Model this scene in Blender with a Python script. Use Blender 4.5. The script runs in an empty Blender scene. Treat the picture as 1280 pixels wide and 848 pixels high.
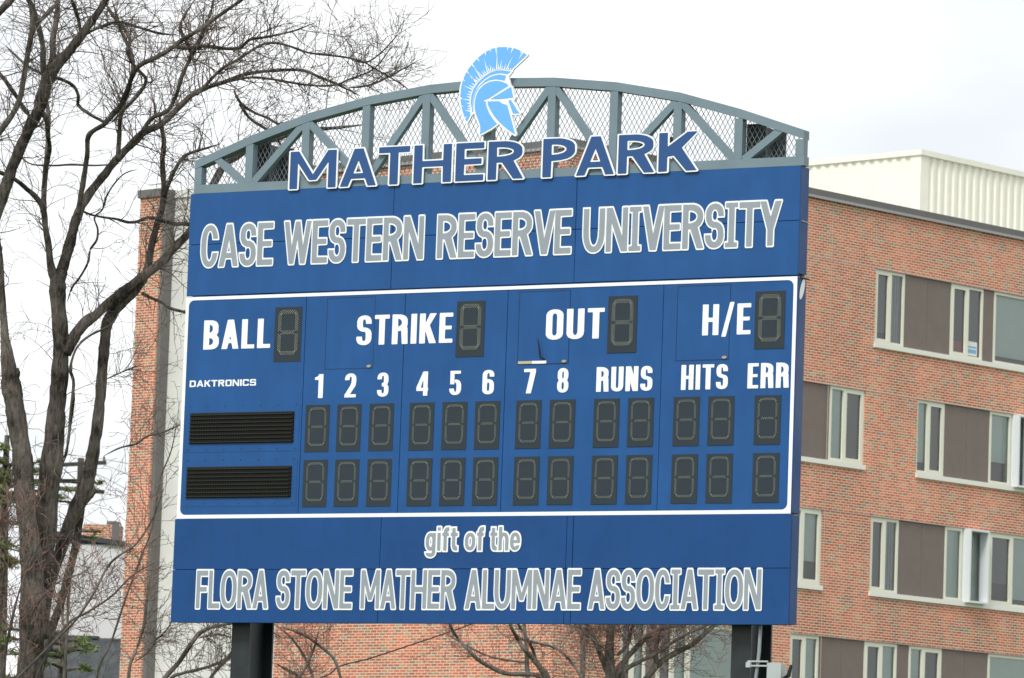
import bpy, bmesh, math, random
import numpy as np
from mathutils import Vector, Matrix
R = math.radians
sc = bpy.context.scene
random.seed(7)

# ------------------------------------------------------------------ camera, sky, sun, exposure
FPX, PIT, ROLL, CAMH = 6100.0, R(6.594), R(2.04), 1.7
_f = Vector((0, math.cos(PIT), math.sin(PIT))); _r = Vector((1, 0, 0)); _u = _r.cross(_f)
RR = _r * math.cos(ROLL) + _u * math.sin(ROLL)
UU = -_r * math.sin(ROLL) + _u * math.cos(ROLL)
CAM = Vector((0, 0, CAMH))
cd = bpy.data.cameras.new('camera'); cam = bpy.data.objects.new('camera', cd); sc.collection.objects.link(cam)
cd.sensor_width = 36; cd.sensor_fit = 'HORIZONTAL'; cd.lens = FPX / 1280 * 36; cd.dof.use_dof = True; cd.dof.focus_distance = 59.5; cd.dof.aperture_fstop = 6.3; cd.clip_start = .5; cd.clip_end = 6000
M3 = Matrix((RR, UU, -_f)).transposed()
cam.matrix_world = Matrix.Translation(CAM) @ M3.to_4x4()
sc.camera = cam

W = bpy.data.worlds.new('World'); sc.world = W; W.use_nodes = True
nt = W.node_tree; nt.nodes.clear()
N = nt.nodes.new
out = N('ShaderNodeOutputWorld'); bg = N('ShaderNodeBackground'); sky = N('ShaderNodeTexSky')
SUN_EL, SUN_AZ = 48.0, 205.0      # degrees; azimuth clockwise from +Y, behind the camera to the left
sky.sky_type = 'NISHITA'; sky.sun_disc = False; sky.sun_elevation = R(SUN_EL); sky.sun_rotation = R(SUN_AZ); sky.dust_density = 3
tc = N('ShaderNodeTexCoord'); mp = N('ShaderNodeMapping'); mp.inputs['Scale'].default_value = (1, 1, 2.2)
nz = N('ShaderNodeTexNoise'); nz.inputs['Scale'].default_value = 7; nz.inputs['Detail'].default_value = 4; nz.inputs['Roughness'].default_value = .5
cr = N('ShaderNodeValToRGB'); cr.color_ramp.elements[0].position = .32; cr.color_ramp.elements[0].color = (6.55, 6.85, 7.1, 1)
cr.color_ramp.elements[1].position = .58; cr.color_ramp.elements[1].color = (8.6, 8.75, 8.85, 1)
mx = N('ShaderNodeMixRGB'); mx.inputs['Fac'].default_value = .93
L = nt.links.new
L(tc.outputs['Generated'], mp.inputs['Vector']); L(mp.outputs[0], nz.inputs['Vector']); L(nz.outputs['Fac'], cr.inputs['Fac'])
L(sky.outputs[0], mx.inputs[1]); L(cr.outputs[0], mx.inputs[2]); L(mx.outputs[0], bg.inputs[0]); L(bg.outputs[0], out.inputs[0])
bg.inputs[1].default_value = .095
sl = bpy.data.lights.new('sun', 'SUN'); so = bpy.data.objects.new('sun', sl); sc.collection.objects.link(so)
sl.energy = 1.75; sl.angle = R(18); sl.color = (1, .985, .96)
sd = Vector((math.sin(R(SUN_AZ)) * math.cos(R(SUN_EL)), math.cos(R(SUN_AZ)) * math.cos(R(SUN_EL)), math.sin(R(SUN_EL))))
so.rotation_euler = sd.to_track_quat('Z', 'Y').to_euler(); so.location = (0, -20, 60)
sc.view_settings.view_transform = 'Standard'; sc.view_settings.look = 'None'; sc.view_settings.exposure = .56; sc.view_settings.gamma = 1
sc.cycles.max_bounces = 5; sc.cycles.transparent_max_bounces = 8

# ------------------------------------------------------------------ geometry of the picture -> places in the world
def ray(x, y): return _f + RR * ((x - 640) / FPX) - UU * ((y - 424) / FPX)
def at(x, y, t): return CAM + ray(x, y) * t
class Frame:
    """a vertical plane: origin, yaw of its u axis; returns (u, z) of the place seen at a pixel, n metres in front"""
    def __init__(s, P, yaw):
        s.P = Vector((P[0], P[1], 0)); s.yaw = yaw
        s.U = Vector((math.cos(yaw), math.sin(yaw), 0)); s.N = Vector((math.sin(yaw), -math.cos(yaw), 0))
    def uz(s, x, y, n=0.0):
        d = ray(x, y); o = s.P + s.N * n
        t = (o - CAM).dot(s.N) / d.dot(s.N); p = CAM + d * t
        return (p - s.P).dot(s.U), p.z
BO = Frame((-4.041, 59.895), R(-29.25))          # scoreboard face
BL = Frame((1.185, 112.367), R(-43))             # building, left facade (corner is u = 0)
BR = Frame((1.185, 112.367), R(47))              # building, right facade (u grows away from the corner)

# ------------------------------------------------------------------ helpers
col = sc.collection
def tag(o, label=None, cat=None, group=None, kind=None):
    if label: o['label'] = label
    if cat: o['category'] = cat
    if group: o['group'] = group
    if kind: o['kind'] = kind
    return o
def empty(name, loc=(0, 0, 0), rz=0):
    o = bpy.data.objects.new(name, None); col.objects.link(o); o.location = loc; o.rotation_euler = (0, 0, rz); o.empty_display_size = .3
    return o
class MB:
    def __init__(s): s.v = []; s.f = []; s.uv = []
    def quad(s, a, b, c, d, uv=None):
        i = len(s.v); s.v += [a, b, c, d]; s.f.append((i, i + 1, i + 2, i + 3)); s.uv.append(uv or [(0, 0)] * 4)
        return s
    def poly(s, pts):
        i = len(s.v); s.v += list(pts); s.f.append(tuple(range(i, i + len(pts)))); s.uv.append([(0, 0)] * len(pts)); return s
    def box(s, x0, y0, z0, x1, y1, z1, faces='xXyYzZ'):
        if x0 > x1: x0, x1 = x1, x0
        if y0 > y1: y0, y1 = y1, y0
        if z0 > z1: z0, z1 = z1, z0
        i = len(s.v)
        s.v += [(x0, y0, z0), (x1, y0, z0), (x1, y1, z0), (x0, y1, z0), (x0, y0, z1), (x1, y0, z1), (x1, y1, z1), (x0, y1, z1)]
        F = {'z': (3, 2, 1, 0), 'Z': (4, 5, 6, 7), 'y': (0, 1, 5, 4), 'X': (1, 2, 6, 5), 'Y': (2, 3, 7, 6), 'x': (3, 0, 4, 7)}
        for k in faces:
            f = F[k]; s.f.append(tuple(i + a for a in f))
            if k in 'yY': s.uv.append([(s.v[i + a][0], s.v[i + a][2]) for a in f])
            elif k in 'xX': s.uv.append([(s.v[i + a][1], s.v[i + a][2]) for a in f])
            else: s.uv.append([(s.v[i + a][0], s.v[i + a][1]) for a in f])
        return s
    def beam(s, a, b, w, y0, y1):
        """bar in the x-z plane from a to b, w wide, between depths y0 and y1"""
        a = Vector((a[0], a[1])); b = Vector((b[0], b[1])); d = (b - a).normalized(); p = Vector((-d.y, d.x)) * w / 2
        q = [a + p, a - p, b - p, b + p]; i = len(s.v)
        s.v += [(k.x, y0, k.y) for k in q] + [(k.x, y1, k.y) for k in q]
        for f in ((0, 1, 2, 3), (7, 6, 5, 4), (1, 0, 4, 5), (2, 1, 5, 6), (3, 2, 6, 7), (0, 3, 7, 4)):
            s.f.append(tuple(i + k for k in f)); s.uv.append([(0, 0)] * 4)
        return s
    def tube(s, pts, rad, sides=6, cap=True):
        pts = [Vector(p) for p in pts]; n = len(pts)
        base = len(s.v); ref = Vector((.3, .2, 1)).normalized()
        for i, p in enumerate(pts):
            d = (pts[min(i + 1, n - 1)] - pts[max(i - 1, 0)])
            if d.length < 1e-7: d = Vector((0, 0, 1))
            d.normalize()
            a = d.cross(ref)
            if a.length < 1e-3: a = d.cross(Vector((1, 0, 0)))
            a.normalize(); b = d.cross(a)
            for k in range(sides):
                t = 2 * math.pi * k / sides
                s.v.append(tuple(p + (a * math.cos(t) + b * math.sin(t)) * rad[i]))
        for i in range(n - 1):
            for k in range(sides):
                k2 = (k + 1) % sides
                s.f.append((base + i * sides + k, base + i * sides + k2, base + (i + 1) * sides + k2, base + (i + 1) * sides + k)); s.uv.append([(0, 0)] * 4)
        if cap:
            s.f.append(tuple(base + k for k in range(sides))[::-1]); s.uv.append([(0, 0)] * sides)
            s.f.append(tuple(base + (n - 1) * sides + k for k in range(sides))); s.uv.append([(0, 0)] * sides)
        return s
    def mesh(s, name, mat=None, smooth=False, off=None):
        me = bpy.data.meshes.new(name)
        vs = s.v if off is None else [(a[0] - off[0], a[1] - off[1], a[2] - off[2]) for a in s.v]
        me.from_pydata([tuple(v) for v in vs], [], s.f)
        uvl = me.uv_layers.new(name='UVMap'); flat = [c for f in s.uv for p in f for c in p]
        uvl.data.foreach_set('uv', flat)
        if mat: me.materials.append(mat)
        if smooth: me.polygons.foreach_set('use_smooth', [True] * len(me.polygons))
        me.update(); return me
    def build(s, name, mat=None, parent=None, smooth=False, off=None):
        o = bpy.data.objects.new(name, s.mesh(name, mat, smooth, off)); col.objects.link(o)
        if parent: o.parent = parent
        return o
def inst(name, me, parent, loc=(0, 0, 0), scale=(1, 1, 1)):
    o = bpy.data.objects.new(name, me); col.objects.link(o); o.parent = parent; o.location = loc; o.scale = scale
    return o

# ------------------------------------------------------------------ materials
def mat(name, c, rough=.6, metal=0, var=0, vscale=3, bump=0, bscale=40, spec=.5, coat=0):
    m = bpy.data.materials.new(name); m.use_nodes = True; t = m.node_tree; b = t.nodes['Principled BSDF']
    b.inputs['Base Color'].default_value = (*c, 1); b.inputs['Roughness'].default_value = rough; b.inputs['Metallic'].default_value = metal
    b.inputs['Specular IOR Level'].default_value = spec; b.inputs['Coat Weight'].default_value = coat
    tcn = t.nodes.new('ShaderNodeTexCoord')
    if var:
        n = t.nodes.new('ShaderNodeTexNoise'); n.inputs['Scale'].default_value = vscale; n.inputs['Detail'].default_value = 6
        t.links.new(tcn.outputs['Object'], n.inputs['Vector'])
        r = t.nodes.new('ShaderNodeMapRange'); r.inputs[1].default_value = .3; r.inputs[2].default_value = .7
        r.inputs[3].default_value = 1 - var; r.inputs[4].default_value = 1 + var
        t.links.new(n.outputs['Fac'], r.inputs[0])
        mm = t.nodes.new('ShaderNodeVectorMath'); mm.operation = 'SCALE'; mm.inputs[0].default_value = c
        t.links.new(r.outputs[0], mm.inputs['Scale']); t.links.new(mm.outputs[0], b.inputs['Base Color'])
    if bump:
        n2 = t.nodes.new('ShaderNodeTexNoise'); n2.inputs['Scale'].default_value = bscale; n2.inputs['Detail'].default_value = 4
        t.links.new(tcn.outputs['Object'], n2.inputs['Vector'])
        bn = t.nodes.new('ShaderNodeBump'); bn.inputs['Strength'].default_value = bump; bn.inputs['Distance'].default_value = .02
        t.links.new(n2.outputs['Fac'], bn.inputs['Height']); t.links.new(bn.outputs[0], b.inputs['Normal'])
    return m
def blue_mat(name, c, rough):
    """painted sheet steel: slight dirt streaks running down and gently uneven gloss"""
    m = mat(name, c, rough, 0, 0, spec=.36); t = m.node_tree; b = t.nodes['Principled BSDF']
    tcn = t.nodes.new('ShaderNodeTexCoord'); mpn = t.nodes.new('ShaderNodeMapping'); mpn.inputs['Scale'].default_value = (4, 4, 1.1)
    n = t.nodes.new('ShaderNodeTexNoise'); n.inputs['Scale'].default_value = 1.6; n.inputs['Detail'].default_value = 7
    n2 = t.nodes.new('ShaderNodeTexNoise'); n2.inputs['Scale'].default_value = 1.1; n2.inputs['Detail'].default_value = 3
    t.links.new(tcn.outputs['Object'], mpn.inputs[0]); t.links.new(mpn.outputs[0], n.inputs['Vector']); t.links.new(tcn.outputs['Object'], n2.inputs['Vector'])
    ad = t.nodes.new('ShaderNodeMath'); ad.operation = 'ADD'; t.links.new(n.outputs['Fac'], ad.inputs[0]); t.links.new(n2.outputs['Fac'], ad.inputs[1])
    r = t.nodes.new('ShaderNodeMapRange'); r.inputs[1].default_value = .7; r.inputs[2].default_value = 1.3; r.inputs[3].default_value = .9; r.inputs[4].default_value = 1.1
    t.links.new(ad.outputs[0], r.inputs[0])
    mm = t.nodes.new('ShaderNodeVectorMath'); mm.operation = 'SCALE'; mm.inputs[0].default_value = c
    t.links.new(r.outputs[0], mm.inputs['Scale']); t.links.new(mm.outputs[0], b.inputs['Base Color'])
    r2 = t.nodes.new('ShaderNodeMapRange'); r2.inputs[1].default_value = .35; r2.inputs[2].default_value = .65; r2.inputs[3].default_value = rough - .06; r2.inputs[4].default_value = rough + .08
    t.links.new(n2.outputs['Fac'], r2.inputs[0]); t.links.new(r2.outputs[0], b.inputs['Roughness'])
    bn = t.nodes.new('ShaderNodeBump'); bn.inputs['Strength'].default_value = .3; bn.inputs['Distance'].default_value = .06
    t.links.new(n2.outputs['Fac'], bn.inputs['Height']); t.links.new(bn.outputs[0], b.inputs['Normal'])
    return m
def brick_mat(name, mortar=(.80, .68, .53), haze=0):
    m = bpy.data.materials.new(name); m.use_nodes = True; t = m.node_tree; b = t.nodes['Principled BSDF']; nn = t.nodes.new; lk = t.links.new
    b.inputs['Roughness'].default_value = .88; b.inputs['Specular IOR Level'].default_value = .2
    uv = nn('ShaderNodeUVMap'); sp = nn('ShaderNodeSeparateXYZ'); lk(uv.outputs[0], sp.inputs[0])
    BW, BH = .203, .0677
    def math_(op, a, bb=None, c=None):
        x = nn('ShaderNodeMath'); x.operation = op
        for i, q in enumerate((a, bb, c)):
            if q is None: continue
            if isinstance(q, (int, float)): x.inputs[i].default_value = q
            else: lk(q, x.inputs[i])
        return x.outputs[0]
    v = math_('DIVIDE', sp.outputs[1], BH); row = math_('FLOOR', v)
    odd = math_('MODULO', row, 2.0); odd = math_('ABSOLUTE', odd)
    u = math_('ADD', math_('DIVIDE', sp.outputs[0], BW), math_('MULTIPLY', odd, .5)); c_ = math_('FLOOR', u)
    fu = math_('FRACT', u); fv = math_('FRACT', v)
    du = math_('MULTIPLY', math_('MINIMUM', fu, math_('SUBTRACT', 1.0, fu)), BW)
    dv = math_('MULTIPLY', math_('MINIMUM', fv, math_('SUBTRACT', 1.0, fv)), BH)
    dm = math_('MINIMUM', du, dv)
    mr = nn('ShaderNodeMapRange'); mr.inputs[1].default_value = .005; mr.inputs[2].default_value = .011; lk(dm, mr.inputs[0])
    cb = nn('ShaderNodeCombineXYZ'); lk(c_, cb.inputs[0]); lk(row, cb.inputs[1])
    wn = nn('ShaderNodeTexWhiteNoise'); wn.noise_dimensions = '2D'; lk(cb.outputs[0], wn.inputs['Vector'])
    ramp = nn('ShaderNodeValToRGB'); ramp.color_ramp.interpolation = 'CONSTANT'; e = ramp.color_ramp.elements
    cols = [(p_, tuple(min(.9, v_ * k_) for v_, k_ in zip([.9 * q_ + .1 * m_ for q_, m_ in zip(c_2, (.42, .15, .088))], (1.27, 1.27, 1.30)))) for p_, c_2 in [(0, (.47, .125, .068)), (.17, (.40, .11, .062)), (.34, (.52, .165, .085)), (.5, (.44, .135, .08)), (.64, (.33, .12, .08)), (.74, (.46, .20, .12)), (.83, (.27, .19, .125)), (.91, (.34, .25, .16)), (.96, (.19, .15, .115))]]
    e[0].color = (*cols[0][1], 1)
    e[1].position = cols[1][0]; e[1].color = (*cols[1][1], 1)
    for p, c in cols[2:]:
        x = e.new(p); x.color = (*c, 1)
    lk(wn.outputs['Value'], ramp.inputs[0])
    ns = nn('ShaderNodeTexNoise'); ns.inputs['Scale'].default_value = .42; ns.inputs['Detail'].default_value = 5; lk(uv.outputs[0], ns.inputs['Vector'])
    r = nn('ShaderNodeMapRange'); r.inputs[1].default_value = .3; r.inputs[2].default_value = .7; r.inputs[3].default_value = .78; r.inputs[4].default_value = 1.2; lk(ns.outputs['Fac'], r.inputs[0])
    fn = nn('ShaderNodeTexNoise'); fn.inputs['Scale'].default_value = 30; fn.inputs['Detail'].default_value = 4; lk(uv.outputs[0], fn.inputs['Vector'])
    r2 = nn('ShaderNodeMapRange'); r2.inputs[1].default_value = .3; r2.inputs[2].default_value = .7; r2.inputs[3].default_value = .85; r2.inputs[4].default_value = 1.15; lk(fn.outputs['Fac'], r2.inputs[0])
    mps = nn('ShaderNodeMapping'); mps.inputs['Scale'].default_value = (1.7, .3, 1); lk(uv.outputs[0], mps.inputs[0])
    st_n = nn('ShaderNodeTexNoise'); st_n.inputs['Scale'].default_value = 1.0; st_n.inputs['Detail'].default_value = 5; lk(mps.outputs[0], st_n.inputs['Vector'])
    r3 = nn('ShaderNodeMapRange'); r3.inputs[1].default_value = .35; r3.inputs[2].default_value = .65; r3.inputs[3].default_value = .84; r3.inputs[4].default_value = 1.1; lk(st_n.outputs['Fac'], r3.inputs[0])
    sm = math_('MULTIPLY', math_('MULTIPLY', r.outputs[0], r2.outputs[0]), r3.outputs[0])
    vm = nn('ShaderNodeVectorMath'); vm.operation = 'SCALE'; lk(ramp.outputs[0], vm.inputs[0]); lk(sm, vm.inputs['Scale'])
    mix = nn('ShaderNodeMixRGB'); mix.inputs[1].default_value = (*mortar, 1); lk(mr.outputs[0], mix.inputs[0]); lk(vm.outputs[0], mix.inputs[2])
    lk(mix.outputs[0], b.inputs['Base Color'])
    bn = nn('ShaderNodeBump'); bn.inputs['Strength'].default_value = .6; bn.inputs['Distance'].default_value = .01; lk(mr.outputs[0], bn.inputs['Height']); lk(bn.outputs[0], b.inputs['Normal'])
    return m
def bark_mat(name, c1, c2, sc_=6):
    m = bpy.data.materials.new(name); m.use_nodes = True; t = m.node_tree; b = t.nodes['Principled BSDF']; nn = t.nodes.new; lk = t.links.new
    b.inputs['Roughness'].default_value = .92; b.inputs['Specular IOR Level'].default_value = .15
    tcn = nn('ShaderNodeTexCoord'); mpn = nn('ShaderNodeMapping'); mpn.inputs['Scale'].default_value = (1, 1, .22)
    n = nn('ShaderNodeTexNoise'); n.inputs['Scale'].default_value = sc_ * 4; n.inputs['Detail'].default_value = 8; n.inputs['Roughness'].default_value = .65
    n2 = nn('ShaderNodeTexNoise'); n2.inputs['Scale'].default_value = sc_ * .35; n2.inputs['Detail'].default_value = 3
    lk(tcn.outputs['Object'], mpn.inputs[0]); lk(mpn.outputs[0], n.inputs['Vector']); lk(tcn.outputs['Object'], n2.inputs['Vector'])
    av = nn('ShaderNodeMath'); av.operation = 'ADD'; lk(n.outputs['Fac'], av.inputs[0]); lk(n2.outputs['Fac'], av.inputs[1])
    r = nn('ShaderNodeMapRange'); r.inputs[1].default_value = .8; r.inputs[2].default_value = 1.32; lk(av.outputs[0], r.inputs[0])
    mix = nn('ShaderNodeMixRGB'); mix.inputs[1].default_value = (*c1, 1); mix.inputs[2].default_value = (*c2, 1); lk(r.outputs[0], mix.inputs[0]); lk(mix.outputs[0], b.inputs['Base Color'])
    bn = nn('ShaderNodeBump'); bn.inputs['Strength'].default_value = 1; bn.inputs['Distance'].default_value = .07; lk(n.outputs['Fac'], bn.inputs['Height']); lk(bn.outputs[0], b.inputs['Normal'])
    return m
def glass_mat(name, tint=(.92, .96, .95)):
    m = bpy.data.materials.new(name); m.use_nodes = True; t = m.node_tree; nn = t.nodes.new; lk = t.links.new
    t.nodes.clear(); o = nn('ShaderNodeOutputMaterial'); tr = nn('ShaderNodeBsdfTransparent'); gl = nn('ShaderNodeBsdfGlossy')
    tr.inputs[0].default_value = (*tint, 1); gl.inputs['Roughness'].default_value = .03
    lw = nn('ShaderNodeFresnel'); lw.inputs['IOR'].default_value = 1.6
    ad = nn('ShaderNodeMath'); ad.operation = 'MULTIPLY_ADD'; ad.inputs[1].default_value = 1.3; ad.inputs[2].default_value = .03
    mixs = nn('ShaderNodeMixShader'); lk(lw.outputs[0], ad.inputs[0]); lk(ad.outputs[0], mixs.inputs[0]); lk(tr.outputs[0], mixs.inputs[1]); lk(gl.outputs[0], mixs.inputs[2]); lk(mixs.outputs[0], o.inputs[0])
    return m
M = {
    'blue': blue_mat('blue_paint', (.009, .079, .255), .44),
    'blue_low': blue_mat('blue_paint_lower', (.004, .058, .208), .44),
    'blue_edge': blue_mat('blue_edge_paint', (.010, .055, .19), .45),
    'seam': mat('dark_seam_rubber', (.01, .03, .09), .8),
    'navy': mat('letter_blue_vinyl', (.014, .072, .228), .4, var=.05),
    'sky_blue': mat('light_blue_vinyl', (.15, .44, .92), .45, var=.03),
    'white': mat('white_vinyl', (.87, .88, .885), .5, var=.02),
    'grey_face': mat('grey_vinyl', (.285, .318, .352), .5, var=.06, vscale=5),
    'truss': mat('grey_steel_paint', (.165, .228, .265), .5, var=.08, vscale=2.5, bump=.05),
    'wire': mat('galvanised_wire', (.16, .18, .19), .5, metal=.2),
    'steel_dark': mat('dark_post_paint', (.016, .02, .024), .45, var=.35, vscale=5, bump=.1),
    'digit': mat('digit_mask_paint', (.028, .040, .050), .7, var=.06, spec=.25),
    'led': mat('clear_led_lens', (.31, .31, .24), .35),
    'louvre': mat('black_louvre', (.009, .0095, .008), .8, spec=.12),
    'black': mat('black_metal', (.008, .008, .009), .6),
    'latch': mat('latch_zinc', (.42, .39, .28), .4, metal=.5),
    'tan': mat('tan_label', (.5, .43, .27), .6),
    'brick': brick_mat('orange_brick'),
    'coping': mat('dark_coping_metal', (.13, .125, .12), .5, var=.06),
    'coping_edge': mat('light_coping_drip', (.33, .33, .33), .4),
    'cream': mat('cream_window_frame', (.76, .75, .63), .5),
    'sill': mat('cast_stone_sill', (.80, .79, .72), .7),
    'infill': mat('brown_infill_panel', (.172, .135, .115), .5, var=.06),
    'white_box': mat('white_window_box', (.72, .75, .76), .5),
    'glass': glass_mat('window_glass'),
    'blind': mat('pale_roller_blind', (.58, .69, .65), .8, var=.03),
    'blind_dark': mat('dim_room_blind', (.19, .195, .19), .9),
    'slat': mat('blind_slat_grey', (.15, .155, .155), .9),
    'room': mat('unlit_room', (.06, .065, .065), .9, var=.3, vscale=1.5),
    'curtain': mat('grey_curtain', (.44, .50, .50), .9, var=.12, vscale=4),
    'paper': mat('paper_notice', (.75, .75, .72), .8),
    'red_item': mat('dull_red_item', (.35, .07, .05), .8),
    'blue_item': mat('pale_blue_print', (.2, .42, .62), .8),
    'corrugated': mat('ivory_corrugated_sheet', (.86, .845, .72), .55, var=.03),
    'stucco': mat('ivory_stucco', (.66, .655, .62), .9, var=.07, vscale=1.2, bump=.15),
    'grey_panel': mat('grey_metal_strip', (.155, .145, .138), .6, var=.1),
    'roof': mat('roof_membrane', (.3, .3, .3), .9),
    'joint': mat('joint_sealant', (.62, .5, .40), .9),
    'lintel': mat('lintel_steel', (.42, .38, .38), .6),
    'bark': bark_mat('dark_bark', (.032, .027, .024), (.25, .215, .185)),
    'bark_light': bark_mat('grey_bark', (.10, .088, .075), (.28, .25, .22)),
    'twig': mat('grey_brown_twig', (.13, .105, .09), .9, var=.35, vscale=1.5),
    'twig_red': mat('reddish_twig', (.24, .13, .11), .9, var=.3, vscale=2),
    'grass': mat('turf', (.06, .10, .03), .95, var=.25, vscale=.6),
    'pole': bark_mat('weathered_pole', (.05, .045, .04), (.11, .10, .09)),
    'needles': mat('conifer_needles', (.13, .165, .055), .85, var=.4, vscale=1.5),
    'slate': mat('dark_slate_roof', (.05, .058, .062), .8, var=.35, vscale=3),
    'house_white': mat('white_render', (.63, .63, .64), .9, var=.05, vscale=.8),
    'box': mat('galvanised_box', (.45, .49, .48), .5, metal=.3, var=.08),
    'conduit': mat('grey_conduit', (.30, .33, .35), .45, metal=.3),
    'terracotta': mat('terracotta', (.40, .16, .08), .9, var=.2, vscale=3),
}

# ------------------------------------------------------------------ signed-distance lettering
def seg_dist(px, py, P, closed=True):
    n = len(P); d2 = np.full(px.shape, 1e9); ins = np.zeros(px.shape, bool)
    for i in range(n):
        ax, ay = P[i]; bx, by = P[(i + 1) % n]
        dx, dy = bx - ax, by - ay; l = dx * dx + dy * dy
        if l < 1e-14: continue
        t = np.clip(((px - ax) * dx + (py - ay) * dy) / l, 0, 1)
        d2 = np.minimum(d2, (px - ax - t * dx) ** 2 + (py - ay - t * dy) ** 2)
        if (ay > by) != (ay < by): pass
        c = ((ay > py) != (by > py))
        if ay != by:
            xi = ax + (py - ay) * dx / (by - ay); ins ^= c & (px < xi)
    d = np.sqrt(d2); return np.where(ins, -d, d)
def contours(F, xs, ys, iso):
    F = F - iso; F = np.where(np.abs(F) < 1e-9, 1e-9, F)
    S = F < 0; nx = {}
    ny_, nx_ = F.shape
    cells = np.argwhere((S[:-1, :-1] != S[1:, :-1]) | (S[:-1, :-1] != S[:-1, 1:]) | (S[:-1, :-1] != S[1:, 1:]))
    def pt(k):
        j, i, v = k
        if v == 0: a, b = F[j, i], F[j, i + 1]; t = a / (a - b); return (xs[i] + t * (xs[i + 1] - xs[i]), ys[j])
        a, b = F[j, i], F[j + 1, i]; t = a / (a - b); return (xs[i], ys[j] + t * (ys[j + 1] - ys[j]))
    for j, i in cells:
        j = int(j); i = int(i)
        s = [S[j, i], S[j, i + 1], S[j + 1, i + 1], S[j + 1, i]]
        E = [(j, i, 0), (j, i + 1, 1), (j + 1, i, 0), (j, i, 1)]       # bottom right top left
        c = s[0] + 2 * s[1] + 4 * s[2] + 8 * s[3]
        T = {1: [(3, 0)], 2: [(0, 1)], 3: [(3, 1)], 4: [(1, 2)], 5: [(3, 2), (1, 0)], 6: [(0, 2)], 7: [(3, 2)], 8: [(2, 3)], 9: [(2, 0)], 10: [(0, 3), (2, 1)], 11: [(2, 1)], 12: [(1, 3)], 13: [(1, 0)], 14: [(0, 3)]}
        for a, b in T.get(int(c), []): nx[E[a]] = E[b]
    loops = []
    while nx:
        k0 = next(iter(nx)); k = k0; Lp = []
        while k in nx: Lp.append(pt(k)); k = nx.pop(k)
        if len(Lp) > 3: loops.append(Lp)
    return loops
def rdp(P, tol):
    P = np.array(P)
    def rec(a, b):
        if b <= a + 1: return [a]
        d = P[b] - P[a]; l = math.hypot(*d); q = P[a + 1:b] - P[a]
        dist = np.abs(q[:, 0] * d[1] - q[:, 1] * d[0]) / l if l > 1e-9 else np.hypot(q[:, 0], q[:, 1])
        k = int(np.argmax(dist))
        if dist[k] > tol: return rec(a, a + 1 + k) + rec(a + 1 + k, b)
        return [a]
    far = int(np.argmax(np.hypot(*(P - P[0]).T)))
    Q = rec(0, far); P2 = P; n = len(P)
    P = np.vstack([P, P[:1]]); Q += rec(far, n)
    return [tuple(P2[i]) for i in Q]
def fill_mesh(name, loops, thick, m):
    """closed loops (even-odd) in x-z, front at y = -thick, back at y = 0"""
    cu = bpy.data.curves.new(name, 'CURVE'); cu.dimensions = '2D'; cu.fill_mode = 'BOTH'; cu.extrude = thick / 2
    for Lp in loops:
        s = cu.splines.new('POLY'); s.points.add(len(Lp) - 1); s.use_cyclic_u = True
        for p, q in zip(s.points, Lp): p.co = (q[0], q[1], 0, 1)
    ob = bpy.data.objects.new('tmp', cu); me = bpy.data.meshes.new_from_object(ob)
    bpy.data.objects.remove(ob); bpy.data.curves.remove(cu)
    me.transform(Matrix(((1, 0, 0, 0), (0, 0, -1, -thick / 2), (0, 1, 0, 0), (0, 0, 0, 1)))); me.name = name
    me.materials.clear(); me.materials.append(m); me.polygons.foreach_set('use_smooth', [False] * len(me.polygons)); me.update(); return me
def rrect(x0, y0, x1, y1, rx, ry, n=9, sq=2.0):
    rx = min(rx, (x1 - x0) / 2); ry = min(ry, (y1 - y0) / 2); P = []
    if rx <= 1e-6 or ry <= 1e-6: return [(x0, y0), (x1, y0), (x1, y1), (x0, y1)]
    for cx, cy, a0 in ((x1 - rx, y0 + ry, -90), (x1 - rx, y1 - ry, 0), (x0 + rx, y1 - ry, 90), (x0 + rx, y0 + ry, 180)):
        for i in range(n):
            a = R(a0 + 90 * i / (n - 1)); c, s = math.cos(a), math.sin(a)
            e = 2 / sq
            P.append((cx + rx * math.copysign(abs(c) ** e, c), cy + ry * math.copysign(abs(s) ** e, s)))
    return P
def bx_(x0, y0, x1, y1): return [(x0, y0), (x1, y0), (x1, y1), (x0, y1)]
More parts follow.
